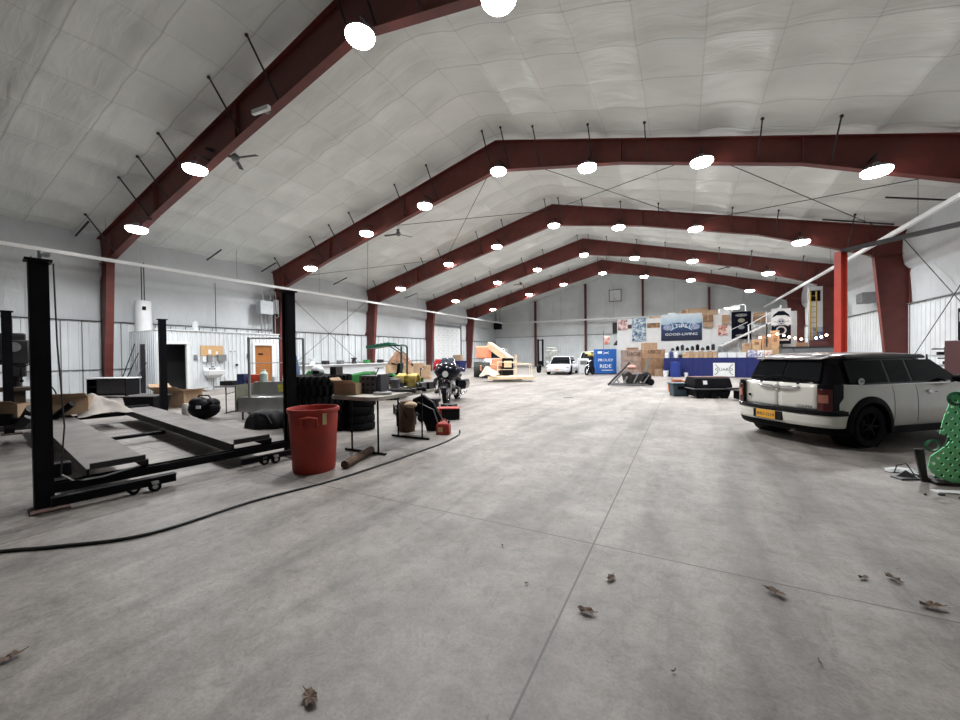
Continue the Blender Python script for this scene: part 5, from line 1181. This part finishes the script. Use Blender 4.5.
# long white bench with things along the left wall beyond the office
t = T('long_bench', 'long low white bench along the left wall beyond the office', 'bench', (-20.3, 19.3, 0))
MB().box(0, 0, .92, .8, 8.6, .05).build('bench_top', WHITE, t, smooth=0); m = MB(); m.box(-.1, 0, .5, .5, 8.4, .8); m.build('bench_front', LINER, t, smooth=0)
for i, (y, k, mm, lab) in enumerate([(16.0, 0, WHITE, 'white round machine part on the long wall bench, nearest the office'), (17.0, 2, DARK, 'dark case on the long wall bench, second from the office'), (18.2, 2, GREYP, 'grey case on the long wall bench, third from the office'), (19.4, 0, DARK, 'dark round part in the middle of the long wall bench'), (20.6, 2, GREEN, 'green case on the long wall bench near its far end'), (22.0, 2, DARK, 'dark case at the far end of the long wall bench')]):
    o = gearpart(0, 0, 0, k).build('bench_item', mm, None, (-20.2, y, .95)); o.scale = (2, 2, 2); tag(o, lab, 'workshop item')
t = T('blue_bin', 'dark blue bin on the floor before the fourth red column', 'bin', (-17.5, 28.8, 0)); m = MB(); m.loft([[(-w, -w, z), (w, -w, z), (w, w, z), (-w, w, z)] for z, w in ((0, .45), (.9, .55))]); m.build('tub', BLUE, t, smooth=0); MB().box(0, 0, .93, 1.15, 1.15, .06).build('lid', BLUE, t, smooth=0)
carton('cardboard_box', 'tan carton on top of a dark blue bin by the fourth column', (-17.5, 28.8, .965), (.7, .6, .5), .2)

# ------------------------------------------------------------------ show booth on the right
BY = 28.3
t = T('booth_wall', 'long white booth wall of upright panels carrying posters and banners', 'partition', (0, BY, 0))
x = -4.14; k = 0
while x < 5.7:
    w = min(1.42, 5.8-x); MB().box(x+w/2, .06, 1.90, w-.015, .08, 3.8-.06*(k % 2)).build('panel', WHITE, t, smooth=0); x += 1.42; k += 1
m = MB()
for x in (-4.1, .8, 5.75): m.box(x, .35, 1.85, .06, .5, 3.7)
m.build('frame', STEEL, t, smooth=0)
def poster(name, lab, x0, x1, z0, z1, m_, dy=-.02, cat='poster', grp=None):
    t_ = T(name, lab, cat, ((x0+x1)/2, BY+dy, (z0+z1)/2), 0, grp); MB().box(0, 0, 0, x1-x0, .012, z1-z0).build('sheet', m_, t_, smooth=0); return t_
def art(name, stops, scale, axis_mix=0.0, dist=1.):
    """printed artwork: noise driven colours, optional vertical gradient belonging to the print"""
    m = bpy.data.materials.new(name); m.use_nodes = True; nt = m.node_tree; b = nt.nodes['Principled BSDF']; L = nt.links.new
    tc = N(nt, 'ShaderNodeTexCoord'); n = N(nt, 'ShaderNodeTexNoise'); n.inputs['Scale'].default_value = scale; n.inputs['Detail'].default_value = 4; n.inputs['Distortion'].default_value = dist; L(tc.outputs['Object'], n.inputs[0])
    src = n.outputs['Fac']
    if axis_mix:
        sp = N(nt, 'ShaderNodeSeparateXYZ'); L(tc.outputs['Object'], sp.inputs[0]); mr = N(nt, 'ShaderNodeMapRange'); L(sp.outputs[2], mr.inputs[0]); mr.inputs[1].default_value = -axis_mix; mr.inputs[2].default_value = axis_mix
        ad = N(nt, 'ShaderNodeMath', operation='MULTIPLY_ADD'); L(src, ad.inputs[0]); ad.inputs[1].default_value = .35; 
        sb = N(nt, 'ShaderNodeMath', operation='SUBTRACT'); L(mr.outputs[0], sb.inputs[0]); sb.inputs[1].default_value = .17; L(sb.outputs[0], ad.inputs[2]); src = ad.outputs[0]
    r_ = N(nt, 'ShaderNodeValToRGB'); e = r_.color_ramp.elements
    while len(e) < len(stops): e.new(.5)
    for q, (p, c) in zip(e, stops): q.position = p; q.color = (*c, 1)
    L(src, r_.inputs[0]); L(r_.outputs[0], b.inputs['Base Color']); b.inputs['Roughness'].default_value = .45
    return m
TXT = mat('print_white', (.85, .87, .9), .5); TXTD = mat('print_dark', (.006, .008, .014), .6, ior=1.15); TXTB = mat('print_pale_blue', (.45, .62, .75), .5)
poster('print_poster', 'tall blue and grey patterned poster near the left end of the booth', -3.15, -2.27, 2.26, 3.85, art('blue_grey_print', [(.35, (.02, .05, .12)), (.48, (.20, .30, .40)), (.6, (.55, .62, .66))], 6))
poster('print_poster', 'small pinkish photo poster at the top left corner of the booth', -4.08, -3.45, 3.05, 3.78, art('pink_print', [(.35, (.10, .08, .10)), (.5, (.55, .35, .33)), (.65, (.75, .7, .7))], 5))
poster('print_poster', 'small dark brown plaque right of the pinkish poster', -3.42, -3.17, 3.15, 3.42, mat('brown_print', (.06, .025, .02), .6))
poster('print_poster', 'wide low brown and gold plaque between the blue posters', -2.2, -1.42, 3.14, 3.45, art('gold_print', [(.4, (.05, .03, .02)), (.6, (.38, .22, .10))], 7))
b_ = poster('big_banner', 'large blue mountain banner with white lettering in the middle of the booth', -1.34, 1.02, 2.24, 3.97, art('mountain_print', [(.0, (.003, .008, .03)), (.30, (.006, .02, .07)), (.52, (.015, .05, .15)), (.62, (.02, .07, .18)), (.66, (.35, .48, .60)), (1, (.65, .74, .80))], 2.2, .86), cat='banner')
text('lettering', 'TIPS', .34, TXT, b_, (0, -.012, .06), (pi/2, 0, 0), .002, sx=1.2); text('lettering', 'GOOD-LIVING', .23, TXT, b_, (0, -.012, -.46), (pi/2, 0, 0), .003, sx=1.25)
m = MB(); m.tube([(-.62+1.24*i/12, -.012, -.20+.26*sin(pi*i/12)) for i in range(13)], .025, 6); m.build('arch_mark', TXTB, b_)
for s in (-1, 1):
    m = MB(); m.prism([(s*.62, -.26), (s*.42, .02), (s*.60, .34), (s*.50, .02)], 'Y', -.012, -.008); m.build('arch_mark', TXTB, b_, smooth=0)
    m = MB(); m.lathe([(0, -.006), (.24, -.006), (.24, .004), (0, .004)], (0, 0, 0), 20, 'Y'); m.v = [(a*1.1+s*.80, b-.008, c*.75) for a, b, c in m.v]; m.build('badge_mark', mat('badge_print', (.30, .34, .48), .5, var=.5, vs=12), b_, smooth=0)
poster('print_poster', 'small pink and brown poster on the booth right of the big banner', 1.89, 2.38, 2.50, 3.12, art('brown_pink_print', [(.4, (.30, .06, .05)), (.55, (.65, .40, .33)), (.7, (.8, .7, .65))], 7))
b_ = poster('dark_banner', 'tall black poster with faint emblems beside the stairway', 2.60, 3.60, 2.23, 3.92, mat('black_print', (.004, .005, .012), .6, ior=1.15), cat='banner')
for z, w, c in ((.62, .62, (.20, .20, .22)), (.30, .36, (.30, .27, .20)), (-.12, .34, (.22, .24, .26)), (-.62, .6, (.25, .26, .28))):
    m = MB(); m.lathe([(0, -.004), (w/2, -.004), (w/2, .004), (0, .004)], (0, 0, 0), 18, 'Y'); m.v = [(a, b-.008, c_*(.30 if w > .5 else .7)+z) for a, b, c_ in m.v]; m.build('emblem_print', mat('emblem_%d' % int(z*100+100), c, .6, var=.6, vs=14), b_, smooth=0)
b_ = poster('white_banner', 'white banner with a black skull and hat emblem right of the stairs', 4.36, 5.24, 1.85, 3.85, WHITE, cat='banner', dy=-1.4)
m = MB(); m.prism([(-.40, .50), (-.34, .66), (-.12, .86), (.12, .86), (.34, .66), (.40, .50), (.2, .62), (-.2, .62)], 'Y', -.02, -.008); m.build('emblem_hat', TXTD, b_, smooth=0)
m = MB(); m.box(0, -.012, -.46, .87, .008, 1.06); m.build('dark_field', TXTD, b_, smooth=0)
m = MB(); m.ball((0, -.02, .26), .17, .02, .20, 14, 10); m.bar((-.34, -.03, .02), (.34, -.03, .30), .02, .05); m.bar((.34, -.03, .02), (-.34, -.03, .30), .02, .05); m.build('emblem_skull', mat('print_grey', (.35, .37, .4), .5), b_)
m = MB(); m.ball((-.065, -.042, .28), .04, .01, .045); m.ball((.065, -.042, .28), .04, .01, .045); m.box(0, -.042, .15, .12, .01, .03); m.build('emblem_face', TXTD, b_)
m = MB(); m.lathe([(.17, -.01), (.24, -.012), (.24, 0), (.17, 0)], (0, -.02, -.22), 22, 'Y'); m.build('emblem_ring', mat('print_grey', (.35, .37, .4), .5), b_)
MB().box(0, -.02, -.75, .7, .006, .10).build('emblem_strip', mat('print_grey', (.35, .37, .4), .5), b_, smooth=0)
# loft floor behind the booth and boxes on it
t = T('booth_roof', 'pale flat roof of the booth carrying boxes', 'roof', (0, 0, 0)); MB().box(.85, BY+.9, 3.72, 9.9, 1.5, .08).build('deck', WHITE, t, smooth=0)
for x in (-3.9, 5.6): MB().box(x, BY+1.5, 1.85, .1, .1, 3.7).build('post', GREYP, t, smooth=0)
for nm, x, y, s_, mm in [('flat carton on the booth roof at its left part', -1.75, BY+.5, (.7, .5, .16), CARDB), ('wide tan carton on the booth roof above the big banner', .75, BY+.55, (1.15, .5, .55), CARDB), ('tan carton on the booth roof right of the wide one', 1.62, BY+.5, (.5, .5, .38), CARDB), ('small white box on the booth roof above the banner', -.25, BY+.5, (.35, .3, .25), WHITE), ('white box on the booth roof left of the big banner top', -.75, BY+.55, (.4, .3, .35), WHITE), ('dark brown box on the booth roof above the banner', .0, BY+.8, (.4, .35, .5), CARDD), ('white bin on the booth roof beside the tan cartons', 2.25, BY+.5, (.55, .45, .42), WHITE)]:
    carton('storage_box', nm, (x, y, 3.76), s_, r.uniform(-.1, .1), mm, 0, 'boxes on the booth roof', cat='box')
for nm, x0, x1, z0, z1, mm in [('open shelf cubby with cartons right of the big banner, upper', 1.08, 1.62, 3.42, 3.8, CARDD), ('open shelf cubby with cartons right of the big banner, lower', 1.08, 1.62, 3.05, 3.38, CARDB), ('tan carton fixed on the booth panel above the small pink poster', 2.1, 2.5, 3.2, 3.75, CARDB), ('flat carton lodged high on the booth right of the dark poster', 3.7, 4.4, 3.2, 3.5, CARDD), ('pale carton lodged above the flat one right of the dark poster', 3.7, 4.4, 3.55, 3.8, CARDB)]:
    t = T('wall_carton', nm, 'cardboard box', ((x0+x1)/2, BY-.10, z0)); MB().box(0, 0, (z1-z0)/2, x1-x0, .18, z1-z0).build('box', mm, t, smooth=0); MB().box(0, -.092, (z1-z0)/2, .06, .004, z1-z0).build('tape', mat('tape', (.36, .25, .16), .4), t, smooth=0)
t = T('tube_arch', 'white tube frame arch standing on the booth roof', 'frame', (2.95, BY+.5, 3.76)); m = MB(); m.tube([(-.42, 0, 0), (-.42, 0, .45), (-.32, 0, .55), (.36, 0, .62), (.42, 0, .55), (.42, 0, 0)], .03, 8); m.build('tube', WHITE, t)
t = T('strip_light', 'short bright lit strip light under the white tube arch', 'lamp', (2.65, BY+.35, 4.05)); MB().box(0, 0, .2, .85, .12, .06).build('housing', WHITE, t, smooth=0); MB().box(0, -.02, .12, .80, .10, .08).build('tube', mat('tube_glow', (1, 1, 1), .5, emis=(1, .97, .92), es=6), t, smooth=0)
MB().cyl((0, .0, -.28), (0, 0, .2), .02).build('stand', WHITE, t)

# blue counter
t = T('blue_counter', 'long counter draped in royal blue cloth in front of the booth', 'counter', (0, 26.5, 0))
m = MB(); n_ = 90
def skirt(i, j): x = -1.1+5.7*i; return (x, -.02*sin(x*9)*(1-j)-.012*sin(x*23)*(1-j)-.35, 1.12*j)
m.grid(skirt, n_*2, 4); m.box(1.75, 0, 1.11, 5.7, .72, .03); m.box(-1.08, 0, .55, .02, .7, 1.1); m.box(4.58, 0, .55, .02, .7, 1.1); m.build('cloth', BLUE, t, smooth=60)
m = MB(); m.box(1.75, 0, .5, 5.5, .5, 1.0); m.build('table_frame', DARK, t, smooth=0)
b_ = T('logo_sign', 'white sign with a dark horned logo hung on the blue counter', 'sign', (2.02, 26.08, .44)); MB().box(0, 0, 0, 1.05, .012, .78).build('board', WHITE, b_, smooth=0)
text('lettering', 'GUARD', .22, TXTD, b_, (0, -.01, .0), (pi/2, 0, 0), .003, sx=1.15)
for s in (-1, 1):
    for q in (-1, 1): m = MB(); m.tube([(s*.44, -.012, q*.29), (s*.36, -.012, q*.25), (s*.30, -.012, q*.12), (s*.24, -.012, q*.13)], .014, 6); m.build('horn_mark', TXTD, b_)
items = []
for i in range(7): items.append(('brown carton in the row on the blue counter, %s from the left' % ['first', 'second', 'third', 'fourth', 'fifth', 'sixth', 'last'][i], .18+i*.235, (.21, .3, .34+.06*(i % 2)), CARDB if i % 2 else WOOD))
for nm, x, s_, mm in items: carton('small_carton', nm, (x, 26.55, 1.13), s_, 0, mm, 0, 'brown cartons on the blue counter')
for i, x in enumerate((1.98, 2.45, 2.92)): carton('white_box', 'white box on the blue counter right of the brown row, %s' % ['left one', 'middle one', 'right one'][i], (x, 26.6, 1.13), (.42, .3, .30), 0, WHITE, 0, 'white boxes on the blue counter', cat='box')
for i, (x, w, mm, lab) in enumerate([(3.40, .42, art('blue_card', [(.4, (.10, .12, .30)), (.6, (.6, .6, .7))], 9), 'blue and white display card on the counter'), (3.80, .30, art('white_card', [(.4, (.2, .2, .3)), (.5, (.8, .8, .8))], 6), 'white display card with dark marks on the counter'), (4.15, .34, art('pink_card', [(.4, (.5, .25, .2)), (.55, (.8, .75, .7))], 6), 'framed pinkish display card at the counter end')]):
    t = T('display_card', lab, 'display card', (x, 26.4, 1.13)); MB().box(0, 0, .21, w, .02, .40).build('card', mm, t, smooth=0); MB().box(0, .08, .1, .03, .16, .2).build('stand', WHITE, t, smooth=0)
for i, (x, h, mm, lab) in enumerate([(-.95, .30, WHITE, 'white tub at the left end of the blue counter'), (-.70, .42, mat('navy_carton', (.03, .05, .16), .5), 'dark blue bottle pack on the blue counter'), (-.45, .34, WHITE, 'second white tub on the blue counter, right of the dark pack'), (-.2, .22, DARK, 'small dark caddy on the blue counter'), (.02, .3, WOOD, 'small wooden block left of the brown cartons')]):
    m = MB(); m.loft([[(-.09, -.09, 0), (.09, -.09, 0), (.09, .09, 0), (-.09, .09, 0)], [(-.10, -.10, h*.8), (.10, -.10, h*.8), (.10, .10, h*.8), (-.10, .10, h*.8)], [(-.05, -.05, h), (.05, -.05, h), (.05, .05, h), (-.05, .05, h)]]); tag(m.build('counter_item', mm, None, (x, 26.5, 1.13), smooth=0), lab, 'item')
t = T('back_shelf', 'low shelf with dark goods against the booth wall behind the counter', 'shelf', (.5, 27.8, 0)); MB().box(0, 0, 1.55, 2.7, .5, .04).build('board', WHITE, t, smooth=0)
for x in (-1.3, 0, 1.3): MB().box(x, 0, .77, .05, .4, 1.54).build('leg', STEEL, t, smooth=0)
for i in range(9):
    m = MB(); h = .12+.1*((i*7) % 3); m.lathe([(0, 0), (.09, 0), (.10, h), (.03, h+.08), (0, h+.08)], n=10); tag(m.build('dark_jar', BLACK if i % 2 else DARK, None, (-.65+i*.28, 27.75, 1.57)), 'dark jar on the shelf behind the counter, number %s from the left' % ['one', 'two', 'three', 'four', 'five', 'six', 'seven', 'eight', 'nine'][i], 'jar', 'dark jars on the back shelf')
m = MB(); m.lathe([(0, 0), (.27, 0), (.29, .45), (.28, .88), (.0, .9)], n=28); tag(m.build('blue_barrel', BLUEP if False else mat('dark_blue_plastic', (.008, .028, .19), .45), None, (-.45, 25.75, 0)), 'blue plastic barrel standing before the blue counter', 'barrel')
for x, y, s_, lab in ((-.98, 25.85, 1., 'larger white bucket at the left end of the blue counter'), (.10, 25.9, .7, 'smaller white bucket right of the blue barrel')):
    m = MB(); m.lathe([(0, 0), (.13*s_, 0), (.16*s_, .36*s_), (.15*s_, .36*s_), (.12*s_, .02), (0, .02)], n=20); tag(m.build('bucket', WHITE, None, (x, y, 0)), lab, 'bucket', 'white buckets by the counter')
# grey bar, string lights, stairs, ladder
t = T('grey_bar', 'grey bar counter under the string lights left of the red post', 'bar counter', (5.85, 26.4, 0)); MB().box(0, 0, .82, 2.3, .5, 1.64).build('front', mat('bar_grey', (.13, .14, .15), .6, var=.1), t, smooth=0); MB().box(0, 0, 1.67, 2.4, .6, .06).build('top', DARK, t, smooth=0)
t = T('bar_clutter_box', 'dark box on the bar below the string lights', 'box', (6.3, 26.4, 1.70)); MB().box(0, 0, .15, .7, .3, .3).build('box', mat('dark_red_box', (.08, .02, .02), .6), t, smooth=0); MB().box(0, 0, .31, .72, .32, .02).build('lid', BLACK, t, smooth=0)
rbox('bar_clutter_box', 'brown box on the bar left of the dark red box', 'box', (5.6, 26.4, 1.70), (.45, .3, .22), CARDD)
t = T('string_lights', 'string of small warm glowing bulbs hung over the grey bar', 'string lights', (0, 26.25, 0))
bl = [(3.75, 2.24), (4.16, 2.34), (4.52, 2.41), (4.8, 2.32), (5.04, 2.23), (5.29, 2.17), (5.55, 2.1), (6.17, 2.14), (6.37, 2.19), (6.58, 2.28)]
m = MB(); m.tube([(3.3, 0, 2.35)]+[(x, 0, z+.07) for x, z in bl]+[(6.9, 0, 2.45)], .008, 5); m.build('cord', BLACK, t)
for x, z in bl: m = MB(); m.ball((x, -.01, z), .055, n=10, m=8); m.build('bulb', BULB, t)
m = MB(); m.cyl((4.05, 0, 1.70), (4.05, 0, 3.0), .04, n=8); m.cyl((6.92, 0, 1.7), (6.92, 0, 2.5), .03, n=8); m.build('post', DARK, t)
t = T('stairway', 'white steel stairway rising to the right in front of the booth wall', 'stairs', (0, 27.7, 0))
for dy in (-.4, .4): m = MB(); m.bar((1.95, dy, 1.82), (4.95, dy, 3.40), .05, .09); m.build('stringer', WHITE, t, smooth=0)
for dy in (-.4,): m = MB(); m.bar((3.3, dy, 3.0), (4.9, dy, 4.0), .05); m.bar((1.95, dy, 2.5), (3.3, dy, 3.2), .03); m.build('handrail', WHITE, t, smooth=0)
for x, z in ((3.35, 2.0), (4.2, 2.75), (4.85, 3.1)): m = MB(); m.box(x, -.4, z+.45, .06, .06, 1.1); m.build('baluster', WHITE, t, smooth=0)
for i in range(8): m = MB(); m.box(2.2+i*.35, 0, 1.95+i*.184, .26, .8, .03); m.build('tread', GREYP, t, smooth=0)
MB().box(1.95, 0, .9, .1, .8, 1.8).build('support', GREYP, t, smooth=0); MB().box(4.9, 0, 1.65, .1, .8, 3.3).build('support', GREYP, t, smooth=0)
for i, (x, z, s_) in enumerate([(3.2, 1.72, (.42, .4, .22)), (3.65, 1.72, (.42, .4, .42)), (4.1, 1.72, (.42, .4, .66)), (4.5, 1.72, (.36, .4, .9))]):
    t = T('stepped_crate', 'brown crate in the stepped row under the stairs, %s' % ['lowest', 'second lowest', 'second tallest', 'tallest'][i], 'crate', (x, 26.85, 0), 0, 'stepped crates under the stairs')
    MB().box(0, 0, (1.72+s_[2])/2, s_[0], s_[1], 1.72+s_[2]).build('crate_body', WOOD if i % 2 else CARDB, t, smooth=0); MB().box(0, -.205, 1.72+s_[2]*.5, s_[0]*.5, .01, s_[2]*.4).build('opening', CARDD, t, smooth=0)
t = T('yellow_ladder', 'yellow ladder standing upright against the tall white panel', 'ladder', (6.62, 28.7, 0))
for s in (-1, 1): MB().box(s*.13, 0, 2.45, .05, .08, 4.9).build('side_rail', mat('ladder_yellow', (.36, .24, .05), .5), t, smooth=0)
for i in range(15): MB().box(0, 0, .3+i*.31, .24, .05, .03).build('rung', mat('ladder_yellow', (.36, .24, .05), .5), t, smooth=0)
t = T('display_board', 'tall white panel with a black square at its top behind the ladder', 'panel', (6.76, 28.95, 0)); MB().box(0, 0, 2.6, .66, .06, 5.2).build('board', WHITE, t, smooth=0); MB().box(-.02, -.06, 4.65, .46, .06, .62).build('black_square', BLACK, t, smooth=0); MB().box(.10, -.05, 2.3, .44, .02, 1.1).build('print', art('blue_patch', [(.4, (.04, .08, .25)), (.6, (.45, .5, .55))], 3), t, smooth=0)
# blue display and shipping boxes
t = T('blue_display', 'blue display box with white lettering RIDE on its front', 'display', (-4.78, 27.75, 0), rad(27)); MB().box(0, .3, .90, 1.42, .6, 1.70).build('box', mat('display_blue', (.012, .11, .42), .5), t, smooth=0)
MB().box(0, .25, .03, 1.6, .8, .06).build('base', DARK, t, smooth=0)
text('lettering', 'PROUD!', .27, TXT, t, (-.06, -.01, .98), (pi/2, 0, 0), .004, sx=1.05); text('lettering', 'RIDE', .36, TXT, t, (-.06, -.01, .55), (pi/2, 0, 0), .004, sx=1.1)
MB().box(-.45, -.008, 1.52, .30, .01, .16).build('white_mark', TXT, t, smooth=0); m = MB(); m.tube([(-.20, -.01, 1.58), (-.12, -.01, 1.52), (.10, -.01, 1.52), (.18, -.01, 1.58)], .018, 5); m.tube([(-.20, -.01, 1.40), (-.12, -.01, 1.46), (.10, -.01, 1.46), (.18, -.01, 1.40)], .018, 5); m.build('horn_mark', TXT, t); MB().box(.06, -.008, .28, .8, .008, .04).build('white_line', TXT, t, smooth=0)
t = T('feather_flag', 'small orange and white flag on a pole behind the blue display', 'flag', (-5.2, 29.1, 0), rad(27)); MB().cyl((0, 0, 0), (0, 0, 3.1), .015).build('pole', DARK, t); m = MB(); m.grid(lambda i, j: (.03+.42*i, .03*sin(6*i), 2.1+.6*j), 8, 6); m.build('cloth', art('flag_print', [(.4, (.75, .25, .15)), (.55, (.8, .75, .72))], 3), t, solid=.004)
t = T('black_umbrella', 'small black folded umbrella shape above the blue display', 'umbrella', (-4.15, 29.2, 0), rad(27)); MB().cyl((0, 0, 0), (0, 0, 2.1), .02).build('pole', DARK, t); m = MB(); m.lathe([(0, 2.5), (.2, 2.35), (.42, 2.05), (.40, 2.03), (0, 2.2)], n=10); m.build('canopy', BLACK, t, smooth=0)
FILM = mat('film_wrapped_carton', (.30, .22, .18), .35, var=.4, vs=3)
def shipbox(lab, loc, s_, mm, txt=None, rz=rad(27)):
    t = T('shipping_box', lab, 'cardboard box', loc, rz, 'large shipping boxes beside the blue display'); MB().box(0, 0, s_[2]/2, *s_).build('box', mm, t, smooth=0, bevel=.012); MB().box(0, -s_[1]/2-.002, s_[2]*.5, s_[0], .003, .03).build('seam_tape', CARDD, t, smooth=0)
    if txt: text('printing', txt, .30, TXTD, t, (0, -s_[1]/2-.006, s_[2]*.5+.12), (pi/2, 0, 0), .002)
shipbox('film-wrapped grey-brown shipping box, lower one of the left stack', (-3.07, 27.58-.55, 0), (1.12, .8, .85), FILM)
shipbox('film-wrapped shipping box on top of the left stack, printed front', (-3.07, 27.58-.55, .86), (1.12, .8, .80), FILM, 'UBCO')
shipbox('dark brown shipping box at the bottom of the right stack', (-1.85, 27.66-.45, 0), (1.35, .8, .55), CARDD)
shipbox('dark brown shipping box in the middle of the right stack', (-1.85, 27.66-.45, .56), (1.35, .8, .55), CARDD)
shipbox('brown printed shipping box on top of the right stack', (-1.85, 27.66-.45, 1.12), (1.38, .8, .55), mat('mid_cardboard', (.33, .20, .12), .85, var=.2), 'UBCO')
carton('cardboard_box', 'tan carton on the very top of the right shipping stack', (-2.0, 27.2, 1.68), (.85, .5, .42), rad(24))
carton('cardboard_box', 'small tan carton on the floor at the foot of the right stack', (-1.35, 26.6, 0), (.5, .35, .42), rad(27))
carton('cardboard_box', 'flat brown carton on top of the film-wrapped stack', (-3.0, 27.0, 1.67), (.6, .5, .14), rad(27), CARDD)
# dark plough-like machine
t = T('plough_attachment', 'dark snow plough attachment with a slanting lift bar on the floor', 'plough', (-2.25, 18.4, 0), rad(28))
m = MB(); m.bar((-.98, -.3, .06), (.12, .1, 1.02), .07); m.build('slanting_bar', DARK, t, smooth=0)
m = MB(); m.prism([(-.10, .12), (-.20, .52), (-.05, .66), (.15, .50), (.62, .56), (.62, .22), (.30, .12)], 'Y', -.25, .25); m.build('blade', mat('dark_rust', (.018, .013, .013), .6, var=.5), t, smooth=0, bevel=.03)
for q in range(5): m = MB(); m.bar((-.3+q*.22, -.32, .12), (-.12+q*.24, -.28, .42+.06*(q%3)), .05); m.build('strut', DARK if q%2 else GREYP, t, smooth=0)
m = MB(); m.bar((-.9, 0, .08), (.95, 0, .06), .08); m.bar((-.9, -.45, .08), (.5, -.45, .06), .06); m.bar((-.5, -.45, .1), (-.5, .2, .4), .06); m.bar((-.75, -.2, .1), (-.3, 0, .5), .06); m.build('frame', GREYP, t, smooth=0)
m = MB(); m.bar((.72, 0, .1), (1.02, 0, 1.22), .07); m.bar((.72, .2, .1), (1.02, .2, 1.22), .05); m.build('lift_handle', mat('worn_olive', (.16, .15, .13), .5), t, smooth=0)
m = MB(); m.ball((.78, -.1, .36), .24, .22, .26, 12, 8); m.cyl((.9, -.35, .16), (.9, -.25, .16), .15, n=16); m.build('motor_unit', BLACK, t)
m = MB(); m.ball((.15, -.1, .82), .22, .2, .10, 12, 8); m.build('pink_bag', mat('dull_pink', (.40, .22, .18), .8), t)
# cargo box, tote, orange crate, small machine
t = T('cargo_box', 'large black moulded cargo box on the floor left of the hatchback', 'cargo box', (.66, 14.35, 0), rad(24))
m = MB(); m.loft([[(-a, -b_, z), (a, -b_, z), (a, b_, z), (-a, b_, z)] for z, a, b_ in ((.05, .50, .32), (.24, .53, .36), (.27, .58, .40), (.30, .58, .40))]); m.build('lower_shell', BLACK, t, smooth=0, bevel=.03)
m = MB(); m.loft([[(-a, -b_, z), (a, -b_, z), (a, b_, z), (-a, b_, z)] for z, a, b_ in ((.30, .57, .39), (.40, .57, .38), (.62, .53, .33), (.65, .52, .32))]); m.build('upper_shell', BLACK, t, smooth=0, bevel=.03)
MB().box(0, 0, .30, 1.22, .82, .02).build('seam_band', GREYP, t, smooth=0, bevel=.004); MB().box(-.25, -.365, .50, .12, .01, .12, rx=-.32).build('label', WHITE, t, smooth=0)
for x in (-.36, 0, .36): m = MB(); m.box(x, -.30, .09, .15, .16, .18); m.build('foot', BLACK, t, smooth=0)
MB().box(.05, 0, .66, 1.15, .5, .02, rz=.04).build('lid_board', mat('dark_red_box', (.08, .02, .02), .6), t, smooth=0)
t = T('storage_tote', 'dark teal storage tote standing left of the black cargo box', 'storage box', (-.15, 14.5, 0), rad(24)); m = MB(); m.loft([[(-a, -b_, z), (a, -b_, z), (a, b_, z), (-a, b_, z)] for z, a, b_ in ((0, .24, .17), (.40, .28, .20))]); m.build('tub', mat('teal_grey', (.035, .065, .085), .5), t, smooth=0, bevel=.02); MB().box(0, 0, .42, .60, .44, .04).build('lid', mat('teal_grey', (.035, .065, .085), .5), t, smooth=0, bevel=.01); MB().box(0, -.20, .28, .26, .02, .10).build('grip', BLACK, t, smooth=0)
t = T('orange_crate', 'orange parts crate on the floor behind the dark teal tote', 'crate', (-.12, 16.0, 0), rad(26)); MB().box(0, 0, .15, .72, .45, .28).build('crate_body', mat('dull_orange', (.50, .18, .09), .6, var=.35, vs=8), t, smooth=0); m = MB(); m.box(-.15, 0, .38, .25, .3, .18); m.box(.2, 0, .36, .22, .25, .14); m.build('contents', mat('dull_orange_dark', (.34, .12, .07), .6, var=.5, vs=12), t, smooth=0, bevel=.02)
t = T('small_engine', 'dark small engine on skids between the cargo box and the hatchback', 'engine', (1.62, 13.9, 0), rad(24)); m = MB(); m.box(0, 0, .16, .5, .35, .26); m.box(.08, 0, .40, .35, .3, .16); m.build('block', BLACK, t, smooth=0, bevel=.02); m = MB(); m.cyl((-.55, 0, .34), (.1, 0, .36), .03); m.box(-.1, 0, .30, .6, .4, .02); m.build('bracket', DARK, t, smooth=0)
for i, (x, y) in enumerate([(-1.35, 16.9), (-.75, 15.1), (-3.4, 12.6)]): m = MB(); m.box(0, 0, .004, .35, .08, .006, rz=.4*i); tag(m.build('floor_scrap', WHITE if i < 2 else DARK, None, (x, y, .0), smooth=0), ['white scrap on the floor right of the plough attachment', 'small white scrap on the floor left of the teal tote', 'thin dark scrap on the open floor at the centre'][i], 'scrap')
